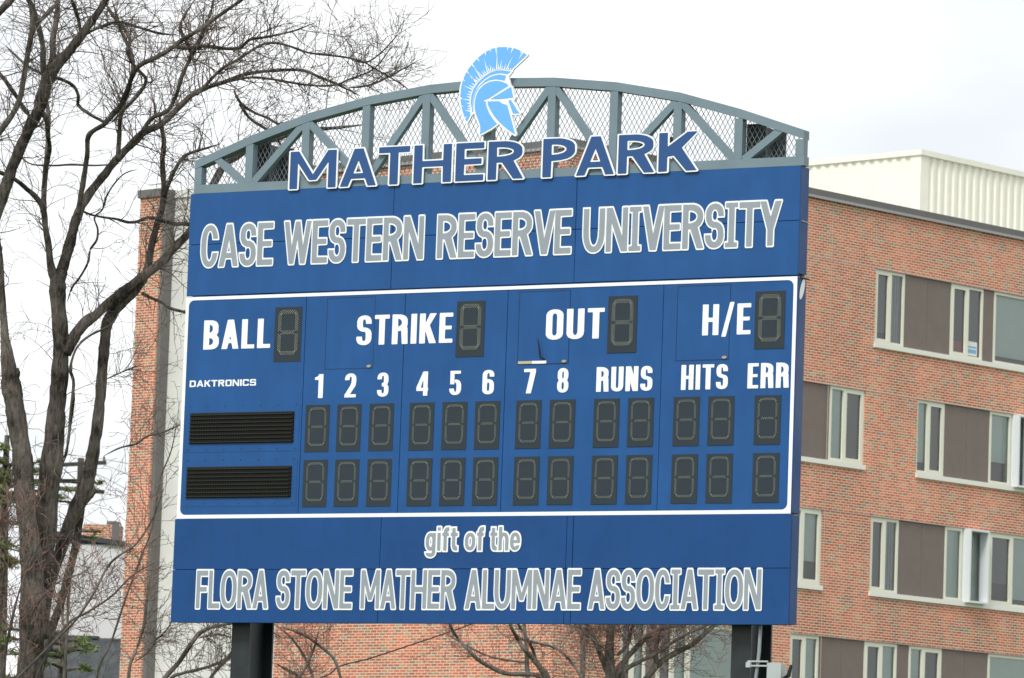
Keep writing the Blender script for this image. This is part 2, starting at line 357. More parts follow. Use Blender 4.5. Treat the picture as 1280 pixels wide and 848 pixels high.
class Font:
    def __init__(s, H, sx, sy, ry, widths, outline=0, serif_i=False, sq=2.2, thick=.006, chamf=None, open_=.0, res=60):
        s.H, s.sx, s.sy, s.ry, s.w, s.o, s.serif, s.sq, s.thick, s.res = H, sx, sy, ry, widths, outline, serif_i, sq, thick, res
        s.cache = {}
    def width(s, ch): return s.H * s.w.get(ch, s.w['*'])
    def field(s, ch):
        H, sx, sy = s.H, s.sx * s.H, s.sy * s.H; Wd = s.width(ch); ry = s.ry * H; sq = s.sq
        pad = s.o + (.1 if ch == '/' else .04) * H + .002; dn = .3 * H if ch == 'g' else 0
        nx = max(24, int(s.res * (Wd + 2 * pad) / (H + 2 * pad))); ny = int(s.res * (1.3 if dn else 1))
        xs = np.linspace(-pad, Wd + pad, nx); ys = np.linspace(-pad - dn, H + pad, ny); X, Y = np.meshgrid(xs, ys)
        D = lambda P: seg_dist(X, Y, P)
        U = lambda *a: np.minimum.reduce(a)
        SUB = lambda a, b: np.maximum(a, -b)
        box = lambda x0, y0, x1, y1: D(bx_(x0, y0, x1, y1))
        def ring(x0, y0, x1, y1, r=None, txl=sx, tyl=sy):
            r = ry if r is None else r; rx = (x1 - x0) / 2
            ri = max(r - tyl, .02 * H)
            return SUB(D(rrect(x0, y0, x1, y1, rx, r, sq=sq)), D(rrect(x0 + txl, y0 + tyl, x1 - txl, y1 - tyl, rx - txl, ri, sq=sq)))
        para = lambda xa, xb, w0, w1=None, ya=0, yb=H: D([(xa, ya), (xa + w0, ya), (xb + (w1 or w0), yb), (xb, yb)])
        c = ch; W_ = Wd; big = 9 * H
        if c in 'I|':
            if s.serif: F = U(box(W_ / 2 - sx / 2, 0, W_ / 2 + sx / 2, H), box(0, 0, W_, sy * .8), box(0, H - sy * .8, W_, H))
            else: F = box(0, 0, W_, H)
        elif c == 'L': F = U(box(0, 0, sx, H), box(0, 0, W_, sy))
        elif c == 'T': F = U(box(W_ / 2 - sx / 2, 0, W_ / 2 + sx / 2, H), box(0, H - sy, W_, H))
        elif c in 'EF':
            F = U(box(0, 0, sx, H), box(0, H - sy, W_, H), box(0, H * .5 - sy * .42, W_ * .92, H * .5 + sy * .5))
            if c == 'E': F = U(F, box(0, 0, W_, sy))
        elif c == 'H': F = U(box(0, 0, sx, H), box(W_ - sx, 0, W_, H), box(0, H * .5 - sy / 2, W_, H * .5 + sy / 2))
        elif c == 'A':
            t = sx * 1.08
            F = U(para(0, W_ / 2 - t / 2, sx, t), para(W_ - sx, W_ / 2 - t / 2, sx, t), box(W_ * .22, H * .2, W_ * .78, H * .2 + sy * .9))
        elif c == 'V': t = sx * 1.08; F = U(para(W_ / 2 - t / 2, 0, t, sx), para(W_ / 2 - t / 2, W_ - sx, t, sx))
        elif c == 'W':
            t = sx * .92; a, b_ = W_ * .29, W_ * .71
            F = U(para(a - t / 2, 0, t), para(a - t / 2, W_ / 2 - t / 2, t), para(b_ - t / 2, W_ / 2 - t / 2, t), para(b_ - t / 2, W_ - t, t))
        elif c == 'M':
            t = sx * .95; yb = H * .22
            F = U(box(0, 0, t, H), box(W_ - t, 0, W_, H), D([(0, H), (t * 1.1, H), (W_ / 2 + t * .45, yb), (W_ / 2 - t * .45, yb)]), D([(W_, H), (W_ - t * 1.1, H), (W_ / 2 - t * .45, yb), (W_ / 2 + t * .45, yb)]))
        elif c == 'N':
            t = sx * .95
            F = U(box(0, 0, t, H), box(W_ - t, 0, W_, H), D([(0, H), (t * 1.15, H), (W_, 0), (W_ - t * 1.15, 0)]))
        elif c == 'K': F = U(box(0, 0, sx, H), D([(sx * .9, H * .38), (sx * .9, H * .62), (W_ - sx * 1.15, H), (W_, H), (W_ * .52, H * .52), (W_ * .40, H * .40)]), D([(W_ * .32, H * .5), (W_ * .58, H * .62), (W_, 0), (W_ - sx * 1.2, 0)]))
        elif c == 'Y': F = U(box(W_ / 2 - sx / 2, 0, W_ / 2 + sx / 2, H * .42), D([(W_ / 2 - sx / 2, H * .36), (W_ / 2 + sx / 2, H * .36), (W_ / 2 + sx / 2, H * .42), (sx * 1.1, H), (0, H)]), D([(W_ / 2 - sx / 2, H * .36), (W_ / 2 + sx / 2, H * .36), (W_, H), (W_ - sx * 1.1, H), (W_ / 2 - sx / 2, H * .42)]))
        elif c == '/': F = para(0, W_ - sx * .75, sx * .75, None, -H * .06, H * 1.06)
        elif c in 'PR':
            h0 = H * (.42 if c == 'P' else .44); r = min(ry, (H - h0) / 2)
            bowl = SUB(D(rrect(-W_ * .5, h0, W_ * (1 if c == 'P' else .96), H, W_ * .62, r, sq=sq)), D(rrect(-W_ * .5, h0 + sy, W_ * (1 if c == 'P' else .96) - sx, H - sy, W_ * .5 - sx * .3, r - sy * .7, sq=sq)))
            bowl = np.maximum(bowl, -box(-big, -big, 0, big))
            F = U(box(0, 0, sx, H), bowl)
            if c == 'R' and sx / W_ > .3: F = U(F, D([(W_ - sx * 1.2, h0 + sy * .6), (W_ - sx * .12, h0 + sy * .9), (W_ * 1.0, 0), (W_ - sx * 1.02, 0)]))
            elif c == 'R': F = U(F, D([(W_ * .32, h0 + sy * .6), (W_ * .68, h0 + sy * .6), (W_ * 1.0, 0), (W_ - sx * 1.15, 0)]))
        elif c == 'B':
            b1 = lambda y0, y1, w: SUB(SUB(D(rrect(-W_ * .5, y0, w, y1, W_ * .55, ry, sq=sq)), D(rrect(-W_ * .5, y0 + sy, w - sx, y1 - sy, W_ * .4, ry * .6, sq=sq))), box(-big, -big, 0, big))
            F = U(box(0, 0, sx, H), b1(0, H * .54, W_), b1(H * .54 - sy * .9, H, W_ * .95))
        elif c == 'D': F = U(box(0, 0, sx, H), SUB(SUB(D(rrect(-W_, 0, W_, H, W_ * .85, ry * 1.1, sq=sq)), D(rrect(-W_, sy, W_ - sx, H - sy, W_ * .6, ry * .9, sq=sq))), box(-big, -big, 0, big)))
        elif c in 'O0': F = ring(0, 0, W_, H)
        elif c == 'C': F = SUB(ring(0, 0, W_, H), box(W_ * .5, H * .33, big, H * .67) if s.sq < 3 else box(W_ * .5, H * .32, big, H * .68))
        elif c == 'U': F = SUB(U(SUB(D(rrect(0, 0, W_, 2 * H, W_ / 2, ry, sq=sq)), D(rrect(sx, sy, W_ - sx, 2 * H, W_ / 2 - sx, ry - sy * .8, sq=sq)))), box(-big, H, big, big))
        elif c == 'S':
            m_ = H * .52; y0 = m_ - sy * .5; y1 = m_ + sy * .5
            rt = min(ry, (H - y0) / 2); rb = min(ry, y1 / 2)
            top = SUB(ring(W_ * .02, y0, W_ * .98, H, rt), box(W_ * .58, -big, big, H * .71)); bot = SUB(ring(0, 0, W_, y1, rb), box(-big, H * .29, W_ * .42, big))
            F = U(top, bot)
        elif c == '1': F = U(box(W_ - sx, 0, W_, H), D([(W_ - sx, H), (W_ - sx * .9, H * .76), (0, H * .76), (0, H * .86), (W_ * .3, H * .9), (W_ - sx * .75, H)]))
        elif c == '2':
            F = U(SUB(ring(0, H * .46, W_, H, H * .26), U(box(-big, -big, W_ * .5, H * .72), box(-big, -big, big, H * .62))),
                  D([(W_ - sx, H * .64), (W_, H * .68), (W_ * .96, H * .5), (sx * 1.15, sy * .9), (0, sy * .9), (0, H * .1), (W_ - sx * 1.25, H * .5)]), box(0, 0, W_, sy))
        elif c == '3':
            F = U(SUB(ring(0, H * .5 - sy * .5, W_ * .97, H, H * .24), box(-big, H * .2, W_ * .4, H * .72)), SUB(ring(0, 0, W_, H * .5 + sy * .5, H * .24), box(-big, H * .28, W_ * .4, H * .8)))
        elif c == '4': F = U(box(W_ * .62 - sx * .1, 0, W_ * .62 + sx * .9, H), box(0, H * .2, W_, H * .2 + sy), D([(0, H * .2), (sx * .8, H * .2), (W_ * .62 + sx * .1, H * .84), (W_ * .62 + sx * .1, H), (W_ * .55, H), (0, H * .36)]))
        elif c == '5': F = U(box(W_ * .06, H - sy, W_ * .94, H), box(W_ * .06, H * .44, W_ * .06 + sx * .9, H), SUB(ring(0, 0, W_, H * .64, H * .28), box(-big, H * .27, W_ * .45, big)), box(W_ * .1, H * .44, W_ * .32, H * .56))
        elif c == '6': F = U(SUB(ring(0, 0, W_, H), box(W_ * .5, H * .3, big, H * .72)), ring(0, 0, W_, H * .62, H * .26))
        elif c == '7': F = U(box(0, H - sy, W_, H), D([(W_ * .2, 0), (W_ * .2 + sx * 1.1, 0), (W_, H * .86), (W_, H - sy * .5), (W_ - sx * 1.1, H - sy * .5)]))
        elif c == '8': F = U(ring(W_ * .03, H * .5 - sy * .5, W_ * .97, H, H * .25), ring(0, 0, W_, H * .5 + sy * .5, H * .27))
        else:
            xh = H * .76; sl = sy
            if c == 'o': F = ring(0, 0, W_, xh, xh * .46)
            elif c == 'e': F = U(SUB(ring(0, 0, W_, xh, xh * .46), box(W_ * .5, xh * .27, big, xh * .42)), box(sx * .5, xh * .41, W_ * .97, xh * .41 + sl * .8))
            elif c == 'i': F = U(box(0, 0, sx, xh), box(0, H * .86, sx, H))
            elif c == 'h': F = U(box(0, 0, sx, H), SUB(SUB(D(rrect(0, -H, W_, xh, W_ / 2, xh * .4, sq=sq)), D(rrect(sx, -H, W_ - sx, xh - sl, W_ / 2 - sx, xh * .3, sq=sq))), box(-big, -big, big, 0)))
            elif c == 't': F = U(SUB(SUB(D(rrect(W_ * .2, 0, W_ * 1.5, 2 * H, W_ * .5, H * .25, sq=sq)), D(rrect(W_ * .2 + sx, sl, W_ * 1.5, 2 * H, W_ * .4, H * .15, sq=sq))), U(box(W_, -big, big, big), box(-big, H * .96, big, big))), box(0, xh - sl * .9, W_, xh))
            elif c == 'f': F = U(SUB(SUB(D(rrect(W_ * .2, -H, W_ * 1.5, H, W_ * .5, H * .25, sq=sq)), D(rrect(W_ * .2 + sx, -H, W_ * 1.5, H - sl, W_ * .4, H * .15, sq=sq))), U(box(W_, -big, big, big), box(-big, -big, big, 0))), box(0, xh - sl * .9, W_ * .95, xh))
            elif c == 'g': F = U(ring(0, 0, W_, xh, xh * .46), box(W_ - sx, -H * .05, W_, xh), SUB(ring(0, -H * .27, W_, H * .3, H * .22), U(box(-big, -H * .1, W_ * .6, big), box(-big, 0, big, big))))
            else: F = box(0, 0, W_, H)
        return F, xs, ys
    def glyph(s, ch):
        if ch not in s.cache:
            F, xs, ys = s.field(ch); tol = s.H * .005
            face = [rdp(l, tol) for l in contours(F, xs, ys, 0)]
            outl = [rdp(l, tol) for l in contours(F, xs, ys, s.o)] if s.o else None
            s.cache[ch] = (face, outl)
        return s.cache[ch]

# ================================================================== SCOREBOARD
SB = empty('scoreboard', (BO.P.x, BO.P.y, 0), BO.yaw)
tag(SB, 'large blue baseball scoreboard with arched grey truss on two dark steel posts', 'scoreboard')
WB = 8.375; Z0, Z1, Z2, Z3 = 4.975, 6.252, 9.002, 10.287; DEP = .2
def bu(x, y, n=0): return BO.uz(x, y, n)
def ux(x, y, n=0): return bu(x, y, n)[0]
# --- panels with open joints between them
def panel_grid(name, us, zs, m=M['blue'], yf=0.0):
    g = .0028
    for i in range(len(us) - 1):
        for j in range(len(zs) - 1):
            b = MB(); x0 = us[i] + (g if i else 0); x1 = us[i + 1] - (g if i < len(us) - 2 else 0)
            z0 = zs[j] + (g if j else 0); z1 = zs[j + 1] - (g if j < len(zs) - 2 else 0)
            e = .003; tilt = random.uniform(-.002, .002)
            y = yf + tilt
            b.poly([(x0 + e, y, z0 + e), (x1 - e, y, z0 + e), (x1 - e, y, z1 - e), (x0 + e, y, z1 - e)])
            for (a, c) in (((x0, z0), (x1, z0)), ((x1, z0), (x1, z1)), ((x1, z1), (x0, z1)), ((x0, z1), (x0, z0))):
                A = lambda q, dy: (q[0] + (e if q[0] == x0 else -e) * (dy == 0), y + dy, q[1] + (e if q[1] == z0 else -e) * (dy == 0))
                b.quad(A(a, e), A(c, e), A(c, 0), A(a, 0)); b.quad(A(a, .03), A(c, .03), A(c, e), A(a, e))
            b.build(name, m, SB)
h_us = [0, ux(493, 236), ux(721, 240), WB]
panel_grid('header_panel', h_us, [Z2 + .012, bu(620, 291)[1], Z3])
d_us = [-.02, ux(477, 655), ux(709.5, 650), ux(717.5, 650), WB + .01]
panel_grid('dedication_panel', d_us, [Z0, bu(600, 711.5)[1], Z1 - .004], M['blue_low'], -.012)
c_us = [0, ux(383.4, 370), ux(507.2, 363), ux(635.4, 358), ux(830, 353), WB]
panel_grid('cabinet_section', c_us, [Z1, Z2])
# bodies behind the faces
b = MB().box(.012, .031, Z2 + .02, WB - .012, DEP, Z3 - .012); b.build('header_body', M['blue_edge'], SB)
b = MB().box(.012, .031, Z1 + .008, WB - .012, DEP + .02, Z2 - .008); b.build('cabinet_body', M['blue_edge'], SB)
b = MB().box(-.005, .02, Z0 + .008, WB, DEP - .01, Z1 - .012); b.build('dedication_body', M['blue_edge'], SB)
b = MB().box(WB - .002, .004, Z2 + .03, WB + .012, DEP + .004, Z3 - .005).box(WB - .002, .004, Z1 + .012, WB + .012, DEP + .004, Z2 - .03).box(WB + .003, .012, Z0 + .01, WB + .014, DEP, Z1 - .02)
b.build('side_flange', M['blue_edge'], SB)
b = MB().box(WB + .013, .03, Z2 - .022, WB + .028, .26, Z2 - .004); b.build('side_bracket', M['black'], SB)
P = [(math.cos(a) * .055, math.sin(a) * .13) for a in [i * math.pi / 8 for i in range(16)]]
b = MB(); b.poly([(WB + .016, .10 + p[0] + p[1] * .35, Z2 - .14 + p[1]) for p in P]); b.build('painted_glint', M['white'], SB)  # white oval painted in for a glint of light on the cabinet side
tag(MB().box(WB + .012, .04, (Z2 + Z3) / 2 - .002, WB + .02, .2, (Z2 + Z3) / 2 + .01).build('seam_strip', M['coping_edge'], SB))
# --- white frame round the scoring cabinet, inner corners rounded
bw = .045; outer = [(.0, Z1), (WB, Z1), (WB, Z2 - .006), (0, Z2 - .006)]
inner = rrect(bw, Z1 + bw, WB - bw, Z2 - .006 - bw * .9, .075, .075, n=8)
fm = fill_mesh('white_border', [outer, inner], .003, M['white']); inst('white_border', fm, SB, (0, -.003, 0))
# --- lettering
def word(txt, font, x0, x1, z, yfront, fmat, omat=None, track=.0, name='letter', thick=None, scale_z=1):
    """fits the word between local x0 and x1 with its baseline at z"""
    o = font.o; adv = []; pos = 0
    for i, ch in enumerate(txt):
        if ch == ' ': pos += font.H * .3; adv.append(None); continue
        kern = 0
        if i and txt[i - 1] + ch in ('AT', 'TA', 'AV', 'LU', 'TY', 'PA', 'RY', 'LT', 'VE', 'KT'): kern = -.05 * font.H
        pos += kern; adv.append(pos); pos += font.width(ch) + track * font.H
    tot = pos - track * font.H; k = (x1 - x0 - 2 * o) / tot
    for i, ch in enumerate(txt):
        if adv[i] is None: continue
        key = ('me', ch, name)
        if key not in font.cache:
            face, outl = font.glyph(ch)
            font.cache[key] = (fill_mesh(name + '_face', face, font.thick, fmat), fill_mesh(name, outl, font.thick, omat) if outl else None)
        fme, ome = font.cache[key]
        x = x0 + o + adv[i] * k
        if ome:
            r = inst(name, ome, SB, (x, yfront + (.0009 if i % 2 else 0), z), (k, 1, scale_z))
            inst(name + '_face', fme, r, (0, -.0025, 0))
        else: inst(name, fme, SB, (x, yfront, z), (k, 1, scale_z))
def zrow(pairs): return sum(bu(*p)[1] for p in pairs) / len(pairs)
wt = {'*': .60, 'I': .36, 'W': .92, 'M': .82, 'N': .66, 'O': .70, 'C': .58, 'E': .52, 'F': .50, 'L': .50, 'S': .56, 'T': .62, 'A': .66, 'V': .66, 'Y': .64, 'U': .66, 'R': .64, 'H': .68,
      'g': .52, 'i': .17, 'f': .36, 't': .36, 'o': .54, 'h': .52, 'e': .52}
o_ = .0205
zt = zrow([(297, 278), (443, 272), (630, 264.5), (850, 254)]); zb = zrow([(297, 335), (443, 329), (630, 322), (850, 314)])
F1 = Font(zt - zb - 2 * o_, .168, .13, .47, wt, outline=o_, serif_i=True, sq=2.25, thick=.004, res=67)
yL = -.0045
for t_, a, b_, ym in (('CASE', 250.5, 343.5, 307), ('WESTERN', 354, 532, 301), ('RESERVE', 545.6, 716.5, 293), ('UNIVERSITY', 728, 979, 284)):
    word(t_, F1, ux(a, ym), ux(b_, ym - 10), zb + o_, yL, M['grey_face'], M['white'], .05)
zt = bu(600, 710.7)[1]; zb = bu(600, 763.4)[1]
F2 = Font(zt - zb - 2 * o_, .162, .128, .47, wt, outline=o_, serif_i=True, sq=2.25, thick=.004, res=67)
for t_, a, b_ in (('FLORA', 245, 338), ('STONE', 345.3, 443), ('MATHER', 450.6, 572.5), ('ALUMNAE', 581, 728.6), ('ASSOCIATION', 735, 954.4)):
    word(t_, F2, ux(a, 737), ux(b_, 737), zb + o_, yL - .012, M['grey_face'], M['white'], .05)
zb = bu(600, 690.5)[1]; zt = bu(600, 657)[1]
F3 = Font(zt - zb - 2 * o_, .17, .15, .42, wt, outline=o_, sq=2.2, thick=.004, res=67)
for t_, a, b_ in (('gift', 531.6, 574.8), ('of', 580.5, 607.7), ('the', 612, 653)):
    word(t_, F3, ux(a, 676), ux(b_, 676), zb + o_, yL - .012, M['grey_face'], M['white'], .09)
wc = {'*': .42, 'I': .155, 'A': .46, 'L': .35, 'E': .36, 'T': .40, 'B': .42, 'S': .41, '/': .33, 'O': .42, 'U': .42, 'H': .43, 'N': .43, 'R': .43, 'K': .45, '1': .30, '4': .44, '2': .41}
yC = -.0015
zb = zrow([(297, 436.4), (506, 430), (718, 423.8), (908, 419.3)]); zt = zrow([(297, 399.7), (506, 393), (718, 386), (908, 380.2)])
F4 = Font(zt - zb, .155, .135, .24, wc, sq=2.3, thick=.003)
for t_, a, b_, ym in (('BALL', 254.9, 338.3, 418), ('STRIKE', 446, 566.2, 411), ('OUT', 682.6, 755.6, 405), ('H/E', 878.3, 938.7, 400)):
    word(t_, F4, ux(a, ym), ux(b_, ym), zb, yC, M['white'], None, .075)
zb = zrow([(437, 496.8), (528, 494.2), (781, 489.8), (881, 487.8)]); zt = zrow([(437, 467.2), (528, 464.3), (781, 458.3), (881, 456.2)])
F5 = Font(zt - zb, .165, .13, .23, wc, sq=2.3, thick=.003)
for t_, a, b_, ym in (('1', 393.6, 404.6, 482), ('2', 431.2, 446, 481), ('3', 471.8, 486.6, 480), ('4', 521, 536, 479), ('5', 562, 577.4, 478.5), ('6', 603.2, 618.4, 477.5), ('7', 654.9, 670.3, 476), ('8', 696.7, 711.5, 475.5),
                      ('RUNS', 745.7, 816.4, 474), ('HITS', 851.7, 910.7, 472), ('ERR', 934.7, 987, 470)):
    word(t_, F5, ux(a, ym), ux(b_, ym) - .006, zb, yC, M['white'], None, .075)
zb = bu(280, 483.2)[1]; zt = bu(280, 475)[1]
wd = {'*': .95, 'I': .26, 'A': 1.05, 'T': .95, 'N': 1.0}
F6 = Font(zt - zb, .24, .2, .25, wd, sq=4.5, thick=.003, res=40)
word('DAKTRONICS', F6, ux(237.3, 480), ux(320.3, 478), zb, yC, M['white'], None, .14)
# MATHER PARK: free-standing letters in front of the truss
nf = .05
oz = .0165
zb = zrow([(387, 237), (560, 229.3), (700, 223), (850, 214.2)]); zb = (bu(387, 237.2, nf)[1] + bu(700, 223.5, nf)[1] + bu(850, 214.2, nf)[1]) / 3
zt = (bu(387, 187.5, nf)[1] + bu(560, 178.7, nf)[1] + bu(700, 171.5, nf)[1] + bu(850, 161.5, nf)[1]) / 4
wp = {'*': .70, 'M': 1.06, 'A': .82, 'T': .70, 'H': .84, 'E': .62, 'R': .78, 'P': .70, 'K': .82}
F7 = Font(zt - zb - 2 * oz, .188, .158, .25, wp, outline=oz, sq=2.2, thick=.012, res=76)
word('MATHER', F7, ux(360.3, 213, nf), ux(655.3, 200, nf), zb + oz, -.022, M['navy'], M['white'], .095, name='sign_letter')
word('PARK', F7, ux(676.3, 197, nf), ux(872.5, 188, nf), zb + oz, -.022, M['navy'], M['white'], .085, name='sign_letter')
for (x, y) in ((523, 190.5), (838.7, 174.5)):
    u_, z_ = bu(x, y, .02); MB().box(u_ - .02, -.03, z_ - .045, u_ + .012, .06, z_ + .03).build('letter_bracket', M['black'], SB)
# --- emblem: plumed helmet
def ep(zx, zy, n=.08): return bu(560 + zx / 6.525, 50 + zy / 6.525, n)
crest = [(643, 122), (600, 92), (545, 69), (480, 59), (420, 59), (360, 72), (300, 102), (243, 148), (193, 204), (153, 258), (124, 322), (107, 391), (101, 460), (107, 528), (121, 588), (138, 637), (153, 672), (183, 612), (177, 560), (174, 500), (182, 440), (203, 385), (238, 333), (283, 288), (338, 256), (400, 239), (450, 236), (512, 246)]
bandA = [(512, 258), (450, 248), (400, 249), (347, 266), (297, 298), (247, 346), (212, 396), (192, 450), (186, 510), (190, 560), (196, 520), (208, 455), (235, 392), (262, 352), (300, 318), (340, 293), (385, 277), (430, 271), (488, 279)]
bandB = [(474, 293), (425, 283), (385, 288), (342, 305), (300, 332), (262, 370), (232, 412), (210, 465), (199, 525), (196, 590), (207, 580), (206, 545), (211, 490), (226, 436), (254, 388), (296, 350), (342, 328), (390, 321), (440, 328), (462, 334)]
dome = [(495, 372), (470, 352), (430, 338), (385, 334), (340, 342), (297, 364), (258, 402), (233, 446), (220, 500), (218, 555), (228, 605), (246, 650), (263, 700), (265, 740), (260, 770), (300, 750), (350, 722), (400, 686), (368, 646), (335, 596), (314, 540), (308, 503), (288, 494), (330, 480)]
brow = [(352, 480), (508, 386), (516, 388), (524, 430), (534, 470), (500, 474), (440, 482), (352, 484)]
cheek = [(322, 502), (420, 501), (440, 518), (470, 528), (482, 530), (497, 582), (517, 652), (533, 712), (548, 772), (503, 743), (452, 702), (412, 664), (377, 622), (343, 566), (326, 530)]
nose = [(492, 495), (513, 490), (538, 528), (568, 578), (586, 598), (530, 601), (512, 552)]
parts = [[ep(*p) for p in pl] for pl in (crest, bandA, bandB, dome, brow, cheek, nose)]
eye = [ep(*p) for p in [(300, 480), (540, 470), (500, 540), (470, 535), (420, 500)]]
gapf = [ep(*p) for p in [(175, 620), (150, 660), (183, 500), (250, 360), (420, 240), (520, 250), (480, 300), (500, 380), (400, 500), (312, 545), (220, 570), (196, 600)]]
allp = [q for pl in parts for q in pl]; xa, xb = min(q[0] for q in allp) - .06, max(q[0] for q in allp) + .06; za, zb_ = min(q[1] for q in allp) - .06, max(q[1] for q in allp) + .06
xs = np.linspace(xa, xb, 150); ys = np.linspace(za, zb_, 170); X, Y = np.meshgrid(xs, ys)
FF = np.minimum.reduce([seg_dist(X, Y, pl) for pl in parts + [eye, gapf]])
backing = [rdp(l, .002) for l in contours(FF, xs, ys, .022)]
EM = inst('helmet_emblem', fill_mesh('helmet_emblem', backing, .03, M['white']), SB, (0, -.05, 0))
for pl in parts:
    inst('emblem_shape', fill_mesh('emblem_shape', [pl], .004, M['sky_blue']), EM, (0, -.029, 0))
sl_ = []
def wedge(a, b2, w):
    a = Vector(a); b2 = Vector(b2); d = (b2 - a).normalized(); p = Vector((-d.y, d.x)) * w / 2
    sl_.append([tuple(a + p), tuple(b2), tuple(a - p)])
inn = crest[17:]; cen = (455, 500)
# white cuts in the plume: long and short wedges from the inner edge outwards, short ones from the outer edge
cuts_in = [(186, 566, 150, 560), (182, 583, 135, 575), (181, 545, 152, 538), (179, 520, 145, 517), (178, 492, 110, 483), (181, 470, 148, 460), (185, 450, 150, 440), (190, 430, 160, 418), (198, 405, 125, 372), (206, 390, 165, 365), (218, 372, 190, 350),
           (232, 350, 160, 262), (243, 340, 175, 300), (252, 328, 215, 290), (268, 312, 200, 198), (282, 300, 235, 250), (296, 285, 275, 255), (310, 277, 290, 245), (324, 270, 293, 140), (340, 262, 318, 205), (352, 258, 342, 200), (368, 252, 358, 215), (380, 248, 375, 225),
           (399, 243, 402, 70), (412, 240, 414, 190), (425, 240, 443, 150), (440, 240, 446, 205), (460, 240, 474, 190), (478, 241, 535, 125), (492, 243, 500, 220), (508, 244, 516, 228)]
cuts_out = [(392, 62, 397, 130), (303, 100, 312, 135), (345, 76, 350, 100), (238, 152, 262, 180), (196, 200, 225, 235), (154, 256, 180, 285), (122, 322, 142, 342), (103, 478, 125, 480), (105, 540, 128, 545), (490, 60, 484, 90), (532, 66, 510, 118), (613, 100, 575, 165), (600, 92, 590, 112), (140, 640, 155, 620)]
for i, (a, b1, c, d) in enumerate(cuts_in): wedge(ep(a, b1), ep(c, d), .016)
for a, b1, c, d in cuts_out: wedge(ep(a, b1), ep(c, d), .02)
b = MB()
for q in sl_: b.poly([(p[0], 0, p[1]) for p in q])
o = b.build('emblem_cut', M['white'], EM); o.location = (0, -.0345, 0); tag(o, kind='stuff')

# --- digit displays
def digit_mesh(w, h, rows, nm):
    f = MB().box(0, -.006, 0, w, .02, h)
    face = f.mesh(nm, M['digit'])
    segs = []; r = .0066 if rows == 2 else .0074
    def dot(x, z):
        d = segs[-1]
        i = len(d.v); d.v += [(x - r, -.007, z), (x, -.007, z - r), (x + r, -.007, z), (x, -.007, z + r), (x, -.0115, z)]
        for a_, b_ in ((0, 1), (1, 2), (2, 3), (3, 0)): d.f.append((i + a_, i + b_, i + 4)); d.uv.append([(0, 0)] * 3)
    x0, x1 = w * .145, w * .855; z0, z1 = h * .135, h * .935; zm = h * .535
    pt = .028 if rows == 3 else .0245; n = 3 if rows == 3 else 2
    g = pt * .58
    def seg(ax, az, bx, bz, nrm):
        segs.append(MB()); Lg = math.hypot(bx - ax, bz - az); k = max(3, round(Lg / pt)); dx, dz = (bx - ax) / Lg, (bz - az) / Lg
        for rr in range(n):
            for i in range(k + (0 if rr % 2 else 1)):
                t = (i + (.5 if rr % 2 else 0)) * Lg / k
                o2 = (rr - (n - 1) / 2) * g
                dot(ax + dx * t + nrm[0] * o2, az + dz * t + nrm[1] * o2)
    m_ = (n - 1) / 2 * g; e = pt * 1.9
    for z in (z0 + m_, zm, z1 - m_):
        seg(x0 + e, z, x1 - e, z, (0, 1))
        if z != zm:             # the cut corners belong to the end segments
            dz = -pt * .62 if z > zm else pt * .62
            for k_ in range(n):
                o2 = (k_ - (n - 1) / 2) * g * (-1 if z < zm else 1)
                dot(x0 + e - pt * .62 - o2 * .3, z + dz * .5 + o2 * .8); dot(x1 - e + pt * .62 + o2 * .3, z + dz * .5 + o2 * .8)
                dot(x0 + e - pt * 1.15 - o2 * .6, z + dz * 1.5 + o2 * .5); dot(x1 - e + pt * 1.15 + o2 * .6, z + dz * 1.5 + o2 * .5)
    for x in (x0 + m_, x1 - m_):
        seg(x, z0 + e * 1.15, x, zm - pt * .9, (1, 0)); seg(x, zm + pt * .9, x, z1 - e * 1.15, (1, 0))
    return face, [d.mesh(nm + '_segment', M['led']) for d in segs]
zbg = [bu(359, 452.5)[1], bu(587, 446.2)[1], bu(777, 441)[1], bu(961, 436.4)[1]]; ztg = [bu(361, 384)[1], bu(589.5, 376.2)[1], bu(779.5, 370.3)[1], bu(963, 364.3)[1]]
bz0, bz1 = sum(zbg) / 4, sum(ztg) / 4
bigs = [(343, 377.2, 418), (570.8, 605.6, 411), (760.2, 796, 405), (943.6, 981.2, 400)]
bwid = sum(ux(b_, y) - ux(a, y) for a, b_, y in bigs) / 4
fm_, lm_ = digit_mesh(bwid, bz1 - bz0, 3, 'count_digit')
def place_digit(nm, f_, l_, x, z, w, h):
    o = inst(nm, f_, SB, (x, 0, z)); [inst('led_segment', q_, o) for q_ in l_]; return o
for a, b_, y in bigs: place_digit('digit_display', fm_, lm_, (ux(a, y) + ux(b_, y)) / 2 - bwid / 2, bz0, bwid, 0)
smalls = [(382.2, 411, 535), (421, 451.3, 534), (461.3, 492, 533.5), (511.6, 542.4, 532), (552.7, 583.4, 531.5), (593.5, 624.7, 531), (644.8, 676, 530), (686.8, 718.4, 529.5), (742, 773.7, 528.5), (784.5, 816.9, 528), (841.7, 874, 527), (884.9, 917.6, 526), (942.9, 976, 525)]
rz = [(bu(396, 565.2)[1] + bu(960, 556)[1]) / 2, (bu(396, 506)[1] + bu(960, 494.7)[1]) / 2]
rz2 = [(bu(393, 633.8)[1] + bu(960, 628.8)[1]) / 2, (bu(393, 574.6)[1] + bu(960, 566.6)[1]) / 2]
swid = sum(ux(b_, y) - ux(a, y) for a, b_, y in smalls) / len(smalls)
fs, ls = digit_mesh(swid, rz[1] - rz[0], 2, 'inning_digit')
for z0 in (rz[0], rz2[0]):
    for a, b_, y in smalls: place_digit('digit_display', fs, ls, (ux(a, y) + ux(b_, y)) / 2 - swid / 2, z0, swid, 0)
